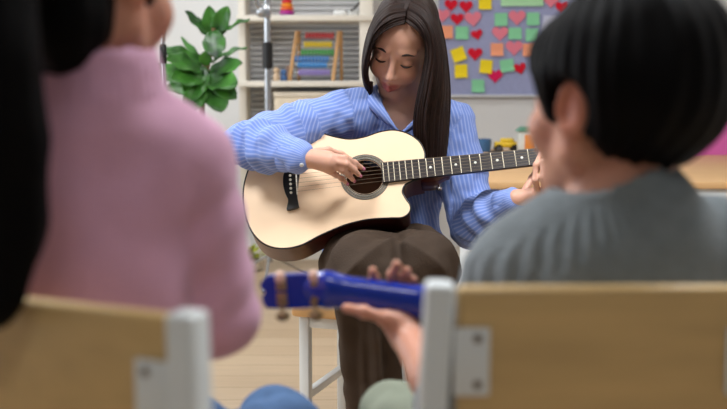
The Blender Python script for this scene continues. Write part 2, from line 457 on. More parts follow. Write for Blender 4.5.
# cream box on the shelf under the abacus
bx = MB().box((-.30, 5.80, .70+.135), (.40, .26, .27), bev=.012, seg=3); 
cb = thing('storage_box', 'cream storage box on the shelf below the abacus', 'box', (-.30, 5.80, .70))
bx.build('box_body', mat('cream_card', (222, 208, 184), .6), cb)
MB().box((-.30, 5.80, .70+.285), (.41, .27, .03), bev=.008).build('lid', mat('cream_lid', (226, 214, 194), .6), cb)

# ------------------------------------------------------------------ pin board
FELT = mat('lavender_felt', (158, 164, 200), .95, .1, var=.08, vscale=40, bump=.3, bscale=300)
BY = 5.975
bx0, bx1 = at(437, 60, BY)[0], at(668, 60, BY)[0]; bz0, bz1 = at(450, 96, BY)[2], 1.86
pb = thing('pin_board', 'lavender felt pin board with pale frame covered in notes', 'notice board', ((bx0+bx1)/2, BY, bz0))
MB().box(((bx0+bx1)/2, BY+.008, (bz0+bz1)/2), (bx1-bx0, .014, bz1-bz0)).build('felt_panel', FELT, pb)
fr = MB()
for z in (bz0, bz1): fr.box(((bx0+bx1)/2, BY+.003, z), (bx1-bx0+.02, .024, .016), bev=.003)
for x in (bx0, bx1): fr.box((x, BY+.003, (bz0+bz1)/2), (.016, .024, bz1-bz0+.016), bev=.003)
fr.build('frame', mat('pale_frame', (196, 198, 202), .5), pb)
NC = {'red': (208, 24, 48), 'pink': (226, 128, 146), 'green': (136, 206, 160), 'orange': (240, 160, 124), 'yellow': (240, 214, 40), 'pale green': (170, 214, 170), 'lilac': (196, 200, 222), 'cerise': (214, 30, 90)}
NM = {k: mat('paper_'+k.replace(' ', '_'), c, .8, .2) for k, c in NC.items()}
NY = BY-.004
def note(px, py, col, label, w=.078, h=.078, rot=0., grp='square sticky notes on the pin board'):
    c = at(px, py, NY); n = 8; w *= .95; h *= .95; v = []; f = []; th = .0012
    for s in (0, 1):
        for j in range(n+1):
            for i in range(n+1):
                a, b = (i/n-.5)*w, (j/n-.5)*h; curl = .012*max(0, .55-(j/n))**2*3
                ca, sa = math.cos(rot), math.sin(rot)
                v.append(c+V3(a*ca-b*sa, -curl-(th if s else 0), a*sa+b*ca))
    m = (n+1)**2
    for j in range(n):
        for i in range(n):
            k = j*(n+1)+i; f.append((k, k+1, k+n+2, k+n+1)); f.append((m+k, m+k+n+1, m+k+n+2, m+k+1))
    ring = [i for i in range(n+1)]+[(j+1)*(n+1)-1 for j in range(1, n+1)]+[n*(n+1)+i for i in range(n-1, -1, -1)]+[j*(n+1) for j in range(n-1, 0, -1)]
    for a, b in zip(ring, ring[1:]+ring[:1]): f.append((a, b, m+b, m+a))
    o = MB().add(v, f).build('sticky_note', NM[col]); origin_to(o, c); tag(o, label, 'sticky note', grp)
def heart(px, py, col, label, s=.046, rot=0.):
    c = at(px, py, NY); L = []; s = s*.9
    for k in range(40):
        t = 2*math.pi*k/40; x = 16*math.sin(t)**3/17*s; z = (13*math.cos(t)-5*math.cos(2*t)-2*math.cos(3*t)-math.cos(4*t)+2)/17*s
        L.append(c+V3(x*math.cos(rot)-z*math.sin(rot), 0, x*math.sin(rot)+z*math.cos(rot)))
    mb = MB().prism(L, (0, -.004, 0))
    o = mb.build('paper_heart', NM[col], auto=30); origin_to(o, c); tag(o, label, 'paper heart', 'paper hearts on the pin board')
heart(451, 5.5, 'red', 'red paper heart at top left of the board nearest the long dark hair')
heart(466, 7, 'red', 'red paper heart, right one of the pair at the top left of the board')
heart(457, 19.5, 'red', 'red paper heart just below the top left pair of hearts')
heart(477, 35, 'red', 'small red paper heart right of the left green note', .04, .25)
heart(475, 54.5, 'red', 'red paper heart right of the upper yellow note', .05)
heart(495, 76.5, 'cerise', 'cerise paper heart lowest on the board, below the yellow notes', .052)
heart(520, 69, 'red', 'red paper heart right of the lower green note', .044, .2)
heart(562, 8, 'red', 'red paper heart at the top beside the boy’s dark hair', .046)
heart(473, 19.5, 'pink', 'pink paper heart right of the third red heart on the left', .058, .1)
heart(500, 34, 'pink', 'pink paper heart below the upper left green note of the middle group', .056)
heart(517, 18, 'pink', 'pink paper heart between two green notes in the top row', .058)
heart(514, 48.5, 'pink', 'pink paper heart between the two orange notes', .058)
heart(551, 1, 'pink', 'pink paper heart at the top edge near the boy’s hair', .055)
heart(442.5, 16, 'pink', 'pink paper heart half behind the long dark hair', .052)
note(462, 33, 'green', 'green sticky note on the left, below the red hearts')
note(501, 19.5, 'green', 'green sticky note left of the pink heart in the top row')
note(533, 19, 'green', 'green sticky note right of the pink heart in the top row')
note(515, 33.5, 'green', 'green sticky note in the second row between pink heart and green note', .08, .07)
note(532, 35, 'green', 'green sticky note above the right orange note')
note(507, 65.5, 'green', 'green sticky note between the yellow note and a small red heart', .084, .074, .15)
note(478, 86, 'green', 'green sticky note lowest on the board, at its bottom edge', .078, .078)
note(497, 49.5, 'orange', 'orange sticky note left of the lower pink heart')
note(529, 50, 'orange', 'orange sticky note right of the lower pink heart')
note(446.5, 32, 'orange', 'orange sticky note half behind the long dark hair')
note(458.5, 54.5, 'yellow', 'tilted yellow sticky note, upper of the two on the left', .082, .082, .35)
note(461, 71, 'yellow', 'yellow sticky note, lower of the two on the left', .078, .082, .04)
note(486, 66.5, 'yellow', 'yellow sticky note above the cerise heart', .076, .082, -.1)
note(485, 3, 'yellow', 'yellow sticky note at the top edge of the picture')
note(522, 2, 'pale green', 'long pale green paper strip at the top of the board', .26, .05, 0, 'paper sheets on the pin board')
note(549, 24, 'lilac', 'pale lilac paper sheet left of the boy’s hair', .08, .10, -.1, 'paper sheets on the pin board')

# ------------------------------------------------------------------ classroom table
TW = mat('table_wood', (214, 172, 122), .42, .4, var=.14, vscale=6, stretch=(.6, 7, 1))
TZ = .70; tx0, tx1, ty0, ty1 = at(458, 188, 3.42)[0], 2.9, 3.42, 5.35
tb = thing('classroom_table', 'long wooden classroom table with white frame behind the guitarist', 'table', ((tx0+tx1)/2, (ty0+ty1)/2, 0))
MB().box(((tx0+tx1)/2, (ty0+ty1)/2, TZ-.0125), (tx1-tx0, ty1-ty0, .025), bev=.005).build('tabletop', TW, tb)
ap = MB()
for y in (ty0+.03, ty1-.03): ap.box(((tx0+tx1)/2, y, TZ-.05), (tx1-tx0-.06, .03, .05), bev=.004)
for x in (tx0+.03, tx1-.03): ap.box((x, (ty0+ty1)/2, TZ-.05), (.03, ty1-ty0-.06, .05), bev=.004)
ap.build('frame', WHITE, tb)
for x in (tx0+.03, tx1-.03):
    for y in (ty0+.03, ty1-.03): MB().box((x, y, (TZ-.03)/2), (.034, .034, TZ-.03), bev=.004).build('leg', WHITE, tb)
# things on the table
def put(px, Y): return at(px, 145, Y)[0]
x = put(484, 5.1); t = thing('pencil_cup', 'small blue cup at the left end of the wooden table', 'cup', (x, 5.1, TZ))
MB().lathe((x, 5.1, TZ), [(.03, 0), (.034, .01), (.038, .065), (.034, .065), (.03, .012)]).build('cup', mat('blue_plastic', (58, 104, 150), .4), t)
x = put(506, 5.1); t = thing('toy_car', 'yellow toy car on the wooden table', 'toy', (x, 5.1, TZ))
YEL = mat('yellow_plastic', (222, 186, 34), .35)
MB().box((x, 5.1, TZ+.036), (.12, .06, .03), bev=.01, seg=3).box((x+.005, 5.1, TZ+.056), (.07, .052, .026), bev=.012, seg=3).build('car_body', YEL, t)
for dx in (-.04, .04):
    for dy in (-.03, .03): MB().cyl((x+dx, 5.1+dy-.006, TZ+.019), (x+dx, 5.1+dy+.006, TZ+.019), .019).build('wheel', BLK, t)
x = put(494, 4.75); t = thing('dark_toy_figure', 'small dark toy figure lying near the front of the toy car', 'toy', (x, 4.75, TZ))
MB().sphere((x, 4.75, TZ+.014), (.03, .016, .014), seg=14).sphere((x+.028, 4.75, TZ+.03), .016, seg=12).build('toy_body', mat('dark_toy', (50, 44, 44), .5), t)
x = put(527, 5.0); t = thing('toy_house', 'toy house of white and blue panels with an orange door on the table', 'toy', (x, 5.0, TZ))
MB().box((x, 5.0, TZ+.055), (.09, .08, .11), bev=.006).build('walls', mat('toy_white', (214, 218, 214), .5), t)
MB().box((x+.008, 4.955, TZ+.05), (.052, .012, .085), bev=.003).build('door', mat('toy_orange', (224, 140, 62), .5), t)
MB().prism([(x-.055, 4.95, TZ+.108), (x+.055, 4.95, TZ+.108), (x+.03, 4.95, TZ+.13), (x-.03, 4.95, TZ+.13)], (0, .1, 0)).build('roof', mat('toy_green', (96, 150, 130), .5), t)
MB().box((x+.062, 5.0, TZ+.045), (.025, .06, .09), bev=.004).build('side_panel', mat('toy_blue', (60, 110, 160), .5), t)
# pink bin on the right
PINK = mat('pink_plastic', (222, 110, 190), .4, sss=0)
px0, px1 = at(684, 150, 4.95)[0], at(738, 150, 4.95)[0]; zb = TZ; pc = (px0+px1)/2
t = thing('plastic_bin', 'pink plastic bin standing on the table at the right edge', 'bin', (pc, 4.95, TZ))
hw = (px1-px0)/2
def frus(z0, z1, a, b, d0, d1, y):
    return [(pc-a, y-d0, z0), (pc+a, y-d0, z0), (pc+a, y+d0, z0), (pc-a, y+d0, z0), (pc-b, y-d1, z1), (pc+b, y-d1, z1), (pc+b, y+d1, z1), (pc-b, y+d1, z1)]
qf = [(0, 3, 2, 1), (0, 1, 5, 4), (1, 2, 6, 5), (2, 3, 7, 6), (3, 0, 4, 7)]
o = MB().add(frus(TZ, TZ+.185, hw*.92, hw, .1, .12, 4.95), qf).build('bin_wall', PINK, t, recalc=False, sm=False)
sm_ = o.modifiers.new('s', 'SOLIDIFY'); sm_.thickness = .004
MB().tube([(pc-hw, 4.83, TZ+.185), (pc+hw, 4.83, TZ+.185), (pc+hw, 5.07, TZ+.185), (pc-hw, 5.07, TZ+.185)], .007, 8, closed=True).build('rim', PINK, t)
# white cupboard shelf on the far right
cs0, cs1 = 1.86, 2.75
t = thing('wall_cupboard', 'white open cupboard beside the boy at the right edge of the picture', 'cupboard', ((cs0+cs1)/2, 5.8, 0))
GREY = mat('cupboard_inside', (150, 148, 138), .7)
MB().box(((cs0+cs1)/2, 5.975, .75), (cs1-cs0, .02, 1.3)).build('back_panel', GREY, t)
for z in (.12, .55, at(715, 95, 5.62)[2]-.012, at(715, 28, 5.62)[2]): MB().box(((cs0+cs1)/2, 5.79, z), (cs1-cs0, .34, .026), bev=.003).build('shelf_board', SHW, t)
for x in (cs0, cs1): MB().box((x, 5.79, .72), (.028, .34, 1.3), bev=.003).build('side_panel', SHW, t)
zt = at(715, 95, 5.62)[2]+.002
x = at(730, 60, 5.72)[0]; t = thing('teal_crate', 'teal plastic crate on the cupboard shelf at the right edge', 'crate', (x, 5.74, zt))
TEAL = mat('teal_plastic', (30, 130, 124), .4)
MB().box((x, 5.74, zt+.115), (.2, .2, .23), bev=.012, seg=3).build('crate_body', TEAL, t)
MB().box((x, 5.635, zt+.19), (.09, .016, .028), bev=.006).build('handle', TEAL, t)
x = at(722, 104, 5.7)[0]; zs = .55+.013
t = thing('dark_basket', 'dark grey basket on the cupboard shelf above the pink bin', 'basket', (x, 5.74, zs))
MB().lathe((x, 5.74, zs), [(.11, 0), (.125, .02), (.14, .30), (.13, .30), (.115, .03)]).build('basket_body', mat('dark_weave', (62, 58, 54), .8, bump=.6, bscale=60), t)
MB().lathe((x, 5.74, zs+.295), [(.143, 0), (.15, .008), (.143, .018), (.132, .018), (.13, 0)]).build('rim', mat('dark_weave_rim', (52, 48, 46), .8), t)

# ------------------------------------------------------------------ fiddle leaf plant
LEAF = mat('leaf_green', (72, 138, 46), .4, .4, rgb2=(14, 48, 22), vscale=9)
STEM = mat('plant_stem', (120, 96, 66), .8, var=.2)
def leaf_mesh(mb, base, tip, up, width, droop=.15, cup=.25):
    base = np.asarray(base, float); tip = np.asarray(tip, float); L = np.linalg.norm(tip-base); a = (tip-base)/L
    s = unit(np.cross(a, up)); n = np.cross(s, a); NU, NV = 16, 10; v = []; f = []; ph = random.random()*6
    for sd in (0, 1):
        for i in range(NU+1):
            t = i/NU; w = width*.5*(math.sin(math.pi*min(1, (t*.97+.015))**.85)**.75)*(0.62+.5*t)
            for j in range(NV+1):
                q = j/NV*2-1
                p = base+a*L*t+s*w*q+n*(cup*w*abs(q)**1.4-droop*L*(t-.4)**2*1.6+.035*L*math.sin(t*15+ph+q*3)*abs(q)**2)-n*.0015*sd
                v.append(p)
    m = (NU+1)*(NV+1)
    for i in range(NU):
        for j in range(NV):
            k = i*(NV+1)+j; f.append((k, k+1, k+NV+2, k+NV+1)); f.append((m+k, m+k+NV+1, m+k+NV+2, m+k+1))
    ring = [j for j in range(NV+1)]+[(i+1)*(NV+1)-1 for i in range(1, NU+1)]+[NU*(NV+1)+j for j in range(NV-1, -1, -1)]+[i*(NV+1) for i in range(NU-1, 0, -1)]
    for p, q in zip(ring, ring[1:]+ring[:1]): f.append((p, q, m+q, m+p))
    mb.add(v, f); return mb
PY = 4.7
pr = at(203, 110, PY)
pl = thing('potted_fiddle_leaf_plant', 'leafy green fiddle-leaf plant between the girl and the shelf', 'plant', (pr[0], PY, 0))
MB().lathe((pr[0], PY, 0), [(.11, 0), (.13, .02), (.16, .30), (.165, .33), (.15, .33), (.14, .29)]).build('pot', mat('pot_glaze', (214, 208, 196), .4), pl)
MB().lathe((pr[0], PY, .27), [(.138, 0), (.138, .02), (.05, .03)]).build('soil', mat('soil', (60, 44, 32), .95, bump=.6), pl)
st = MB()
st.tube(spline([(pr[0], PY, .28), at(201, 160, PY), at(202, 105, PY), at(206, 70, PY), at(212, 45, PY), at(214, 28, PY)], 8), [.014]*33+[.011]*8, 10)
st.build('stem', STEM, pl)
LV = [  # base px, tip px, depth of base/tip, facing hint, width
    ((212, 40), (209, 6), 4.72, 4.68, (0, -1, .2), .075), ((214, 40), (227, 7), 4.72, 4.64, (0, -1, .25), .085),
    ((211, 38), (186, 10), 4.72, 4.70, (.5, -.8, .4), .050), ((216, 36), (248, 17), 4.70, 4.62, (0, -.6, 1), .050),
    ((213, 30), (216, 57), 4.68, 4.55, (0, -1, .6), .105), ((207, 62), (160, 47), 4.70, 4.62, (0, -.9, .7), .07),
    ((206, 66), (187, 101), 4.66, 4.52, (.1, -1, .4), .115), ((205, 70), (167, 58), 4.66, 4.52, (0, -1, .8), .11),
    ((209, 62), (246, 45), 4.70, 4.72, (0, -.5, 1), .045), ((208, 72), (241, 62), 4.66, 4.58, (.1, -.9, .6), .09),
    ((208, 76), (222, 110), 4.66, 4.54, (0, -1, .5), .13), ((208, 80), (235, 84), 4.66, 4.5, (0, -1, .7), .12),
    ((206, 68), (181, 36), 4.74, 4.78, (.4, -.9, .2), .032), ((206, 88), (163, 88), 4.74, 4.70, (0, -.8, .7), .085),
    ((204, 84), (186, 112), 4.60, 4.50, (.2, -1, .3), .10), ((207, 74), (236, 98), 4.62, 4.56, (-.2, -1, .4), .09), ((205, 78), (172, 78), 4.62, 4.5, (0, -1, .6), .11),
    ((206, 66), (205, 52), 4.6, 4.56, (0, -1, .2), .06), ((205, 84), (150, 66), 4.76, 4.78, (0, -1, .5), .10)]
for (b, t, y0, y1, up, wd) in LV:
    leaf_mesh(MB(), at(*b, y0), at(*t, y1), up, wd*1.18, .1, .22).build('leaf', LEAF, pl, auto=180)
# yellow-green trailing plant in a dish on the floor by the wall
c = at(247, 255, 5.62); c[2] = 0
dp = thing('small_floor_plant', 'small yellow-green plant on the floor behind the guitar', 'plant', c)
MB().lathe(c, [(.07, 0), (.085, .01), (.095, .06), (.088, .06), (.075, .015)]).build('dish', mat('dish_glaze', (200, 190, 170), .5), dp)
YG = mat('leaf_yellow_green', (176, 186, 60), .5, var=.2)
for k in range(14):
    a = k*2.4; r = .08+.05*random.random(); b = c+V3(0, 0, .055)
    leaf_mesh(MB(), b, b+V3(r*math.cos(a), r*math.sin(a), .10*random.random()+.02), (0, 0, 1), .045, .3).build('leaf', YG, dp, auto=180)
# ================================================================== people helpers
def skin_mat(name, rgb):
    m = mat(name, rgb, .42, .4, sss=.12, bump=.08, bscale=400)
    attr_mix(m, 'lip', (176, 70, 74)); attr_mix(m, 'blush', (206, 120, 98)); return m
def head_axes(fwd, roll):
    f = unit(fwd); u = V3(0, 0, 1)-f*f[2]; u = unit(u); r = np.cross(f, u)
    c, s = math.cos(roll), math.sin(roll)          # roll about the facing direction
    u2 = u*c+r*s; r2 = np.cross(f, u2)
    return np.stack([r2, f, u2], 1)                # columns: right, forward, up
def head_prims(V, M, c, s=1., child=False):
    H = lambda *p: c+s*(M @ np.array(p, float))
    E = lambda p, r: ell(H(*p), tuple(s*x for x in r), M)
    C = lambda a, b, ra, rb: cap(H(*a), H(*b), ra*s, rb*s)
    V.add(E((0, -.018, .043), (.071, .09, .076)), .01)
    V.add(E((0, .028, -.008), (.060, .062, .078)), .03)
    V.add(E((0, .03, .035), (.060, .058, .050)), .02)
    V.add(C((0, .058, -.062), (0, .068, -.098), .040, .0185), .03)                # muzzle to chin
    for q in (1, -1):
        V.add(C((q*.053, .0, -.055), (q*.014, .066, -.100), .018, .014), .025)   # jaw line
        V.add(C((q*.057, -.005, -.02), (q*.053, .0, -.055), .02, .018), .02)
        V.add(E((q*.034, .066, -.034), (.026, .022, .024)), .02)                  # cheek
    for q in (1, -1): V.cut(ell(H(q*.031, .100, -.003), tuple(s*x for x in (.017, .014, .0095)), M), .014)
    for q in (1, -1):
        V.add(E((q*.031, .0755, -.003), (.0150, .0125, .0110)), .004)             # lidded eyeball
        V.add(C((q*.016, .086, .0215), (q*.046, .074, .0225), .006, .0045), .012)
        V.add(C((q*.019, .0845, -.0045), (q*.043, .0775, -.0045), .0016, .0014), .004)
    V.add(C((0, .086, .006), (0, .105, -.036), .0065, .0088), .011)                 # nose
    V.add(E((0, .104, -.039), (.0095, .009, .008)), .006)
    for q in (1, -1): V.add(E((q*.0115, .094, -.042), (.0068, .0085, .0066)), .006)
    V.add(C((-.022, .0865, -.0670), (0, .0970, -.0635), .0036, .0060), .004); V.add(C((.022, .0865, -.0670), (0, .0970, -.0635), .0036, .0060), .004)
    V.add(C((-.018, .0868, -.0730), (0, .0960, -.0745), .0042, .0072), .004); V.add(C((.018, .0868, -.0730), (0, .0960, -.0745), .0042, .0072), .004)
    V.cut(C((-.017, .097, -.0690), (.017, .097, -.0690), .0016, .0016), .003)
    for q in (1, -1):
        V.add(E((q*.074, -.008, -.008), (.009, .019, .031)), .008)
        V.add(torus(H(q*.080, -.010, -.004), .0165*s, .0042*s, np.stack([M @ unit((q*.35, .95, .0)), M[:, 2], M @ unit((.95, -q*.35, 0))], 1), 1.6), .006)
        V.cut(E((q*.086, -.004, -.008), (.006, .008, .014)), .006)
def head_attrs(me, M, c, s, V0=None):
    q = (get_co(me)-c) @ M/s
    up = np.exp(-(((q[:, 0])/.023)**4+((q[:, 2]+.0650)/.0058)**4))*(q[:, 1] > .08)
    lo = np.exp(-(((q[:, 0])/.021)**4+((q[:, 2]+.0745)/.0068)**4))*(q[:, 1] > .08)
    attr(me, 'lip', np.clip(np.maximum(up, lo), 0, 1)*.85)
    bl = sum(np.exp(-(((q[:, 0]-a)/.022)**2+((q[:, 2]+.032)/.02)**2))*(q[:, 1] > .03) for a in (.036, -.036))
    ear = np.exp(-((np.abs(q[:, 0])-.083)/.012)**2-((q[:, 1]+.008)/.03)**2-((q[:, 2]+.005)/.04)**2)
    attr(me, 'blush', np.clip(bl*.30+ear*.6, 0, 1))
def face_bits(M, c, s, body, hairm):
    H = lambda *p: c+s*(M @ np.array(p, float))
    for q in (1, -1):
        pts = [H(q*(.016+.033*t), .0905-.016*t**1.5, .0185+.0035*math.sin(math.pi*min(1, t*1.15)**.9)) for t in np.linspace(0, 1, 9)]
        MB().tube(pts, [s*x for x in (.0016, .0030, .0036, .0036, .0034, .003, .0026, .0019, .0008)], 8).build('eyebrow', hairm, body)
        pts = [H(q*(.018+.027*t), .0872+.0022*math.sin(math.pi*t)-.0065*t*t, -.0075-.0035*math.sin(math.pi*t)) for t in np.linspace(0, 1, 9)]
        MB().tube(pts, [s*x for x in (.0008, .0017, .0022, .0023, .0023, .0023, .0022, .0018, .0009)], 6).build('eyelashes', hairm, body)
def fingers(V, chains, rs):
    for ch, r in zip(chains, rs):
        P = [at(*p) for p in ch]
        V.chain(P, [r*(1-.09*i) for i in range(len(P))], .004)
        for p in P[1:-1]: V.add(ell(p, r*1.02), .003)
def nails(chains, body, m, rad, away=V3(0, -1, .2)):
    for ch in chains:
        a, b = at(*ch[-2]), at(*ch[-1]); d = unit(b-a); n = unit(away-d*np.dot(away, d)); s = np.cross(d, n)
        MB().sphere(b+n*rad*.72+d*rad*.25, (rad*.62, rad*.95, rad*.30), np.stack([s, d, n], 1), 12).build('fingernail', m, body)

# ================================================================== stool
SEATW = mat('stool_wood', (224, 178, 120), .4, .4, var=.15, vscale=6, stretch=(1, 8, 1))
SA = V3(-.168, 2.60, 0); e1 = unit(V3(.10, .28, 0)); e2 = V3(e1[1], -e1[0], 0); W_ = .30
stc = SA+e1*W_/2+e2*W_/2
SR = np.stack([e2, e1, V3(0, 0, 1)], 1)
SZ = .452
stool = thing('stool', 'wooden stool with white metal legs under the long-haired guitarist', 'stool', stc)
MB().box(stc+V3(0, 0, SZ-.016), (.335, .335, .03), SR, bev=.01, seg=3).build('seat', SEATW, stool)
apn = MB()
for d, sz in ((e1*(W_/2-.013), (W_-.02, .02, .03)), (-e1*(W_/2-.013), (W_-.02, .02, .03)), (e2*(W_/2-.013), (.02, W_-.02, .03)), (-e2*(W_/2-.013), (.02, W_-.02, .03))):
    apn.box(stc+d+V3(0, 0, SZ-.046), sz, SR, bev=.003)
apn.build('seat_frame', WHITE, stool)
for a in (-1, 1):
    for b in (-1, 1):
        p = stc+e1*a*(W_/2-.012)+e2*b*(W_/2-.012)
        MB().box(p+V3(0, 0, (SZ-.03)/2), (.028, .028, SZ-.03), SR, bev=.004).build('leg', WHITE, stool)
for a in (-1, 1): MB().box(stc+e2*a*(W_/2-.012)+V3(0, 0, .205), (.022, W_-.03, .022), SR, bev=.003).build('stretcher', WHITE, stool)
MB().box(stc+e1*(W_/2-.012)+V3(0, 0, .205), (W_-.03, .022, .022), SR, bev=.003).build('stretcher', WHITE, stool)

# ================================================================== the guitar player
SKIN = skin_mat('skin_fair', (212, 163, 141))
HAIRB = mat('hair_dark_brown', (46, 28, 22), .44, .2, rgb2=(18, 11, 9), vscale=30, stretch=(8, 8, .4), bump=.35, bscale=160)
SHIRT = wave_attr(mat('shirt_cotton', (110, 134, 198), .8, .2, sheen=.1, bump=.15, bscale=350), 'stripe', 1.3, (150, 165, 212), -.1, 1.)
TROU = mat('trousers_brown', (62, 49, 39), .8, .2, var=.12, vscale=12, bump=.25, bscale=220)
hipc = V3(.065, 2.80, .54)
shR, shL = at(352, 112, 2.72), at(452, 125, 2.77)
elR, elL = at(246, 143, 2.575), at(473, 224, 2.66)
wrR, wrL = at(303, 158, 2.455), at(517, 199, 2.50)
nb = at(404, 116, 2.755)
HF = head_axes((-.27, -.83, -.50), R(-15))
HC = at(394, 60, 2.63)-HF[:, 1]*.088+HF[:, 2]*.003
HS = 1.10
def w_head(V):
    head_prims(V, HF, HC, HS)
    V.add(cap(HC+HF @ V3(0, -.035, -.045), nb+V3(0, .0, -.01), .050, .054), .03)
    V.add(cap(nb+V3(0, .0, .0), nb*.5+shR*.5+V3(0, 0, -.005), .05, .038), .03); V.add(cap(nb, nb*.5+shL*.5+V3(0, 0, -.005), .05, .038), .03)
chest = at(403, 158, 2.785)
def torso(V, e):
    V.add(cap(shR*.82+shL*.18-V3(0, 0, .01), shL*.82+shR*.18-V3(0, 0, .01), .058+e, .058+e), .03)
    V.add(ell(chest, (.150+e, .105+e, .135+e)), .04)
    V.add(ell(chest*.5+hipc*.5+V3(0, .01, 0), (.128+e, .095+e, .15+e)), .04)
    V.add(ell(hipc, (.165+e, .12+e, .10+e)), .04)
    for q in (-1, 1): V.add(ell(chest+V3(q*.062, -.075, .015), (.058+e, .05+e, .056+e)), .03)
kR, kL = at(366, 272, 2.32), at(420, 268, 2.34)
aR, aL = V3(kR[0]+.036, 2.40, .10), V3(kL[0]+.045, 2.60, .10)
hR, hL = hipc+V3(-.085, -.01, -.01), hipc+V3(.085, -.01, -.01)
LHc = [[(538, 195, 2.475), (535, 180, 2.455), (536, 165, 2.462), (541, 153, 2.49)],
       [(546, 193, 2.47), (543, 177, 2.445), (543, 162, 2.455), (547, 152, 2.482)],
       [(552, 190, 2.475), (551, 174, 2.455), (551, 163, 2.465), (554, 154, 2.485)],
       [(557, 190, 2.49), (560, 180, 2.475), (561, 172, 2.48), (560, 164, 2.495)],
       [(524, 192, 2.53), (532, 178, 2.56), (538, 168, 2.565)]]
RHc = [[(329, 156, 2.45), (345, 158, 2.45), (355, 163, 2.475), (362, 168, 2.50)],
       [(331, 161, 2.445), (346, 164, 2.445), (354, 170, 2.47), (359, 175, 2.50)],
       [(330, 166, 2.45), (343, 170, 2.45), (349, 175, 2.475), (353, 180, 2.505)],
       [(326, 170, 2.46), (336, 175, 2.46), (342, 179, 2.48), (346, 183, 2.505)],
       [(312, 152, 2.475), (328, 150, 2.50), (341, 154, 2.515), (350, 159, 2.525)]]
def w_body():
    V = Vol((-.42, 2.2, -.0), (.56, 2.98, 1.30), .004)
    w_head(V); torso(V, -.016)
    for S, E_, W in ((shR, elR, wrR), (shL, elL, wrL)):
        V.chain([S, S*.5+E_*.5, E_], [.045, .038, .033], .02); V.chain([E_, E_*.6+W*.4, W], [.034, .031, .0225], .012)
    V.add(cap(wrR, at(328, 162, 2.452), .021, .024), .012)
    for p in ((329, 156, 2.452), (331, 162, 2.45), (329, 168, 2.455)): V.add(cap(wrR+V3(.02, 0, 0), at(*p), .018, .0125), .01)
    fingers(V, RHc, [.0088, .0090, .0086, .0076, .0095])
    V.add(cap(wrL, at(540, 194, 2.485), .021, .018), .012)
    for p in ((538, 194, 2.482), (546, 193, 2.478), (553, 190, 2.48)): V.add(cap(wrL+V3(.015, .01, 0), at(*p), .018, .012), .01)
    fingers(V, LHc, [.0086, .0088, .0084, .0074, .0095])
    for h, k, a in ((hR, kR, aR), (hL, kL, aL)):
        V.chain([h, k], [.062, .044], .03); V.chain([k, k*.55+a*.45+V3(0, .02, 0), a], [.042, .034, .028], .02)
        V.add(cap(a+V3(0, .02, -.03), a+V3(0, -.15, -.065), .032, .024), .02)
    me = V.mesh('person'); relax(me, 1, .4); head_attrs(me, HF, HC, HS); return me
woman = link('person', w_body(), SKIN)
origin_to(woman, (stc[0], stc[1], SZ))
tag(woman, 'person with long dark hair in blue striped shirt playing the pale acoustic guitar', 'person')
BROW = mat('brow_hair', (44, 30, 26), .6)
face_bits(HF, HC, HS, woman, BROW)
NAIL = mat('nail_polish', (198, 118, 146), .25, .6)
nails(RHc[:4], woman, NAIL, .0072); nails(LHc[:4], woman, NAIL, .0072)
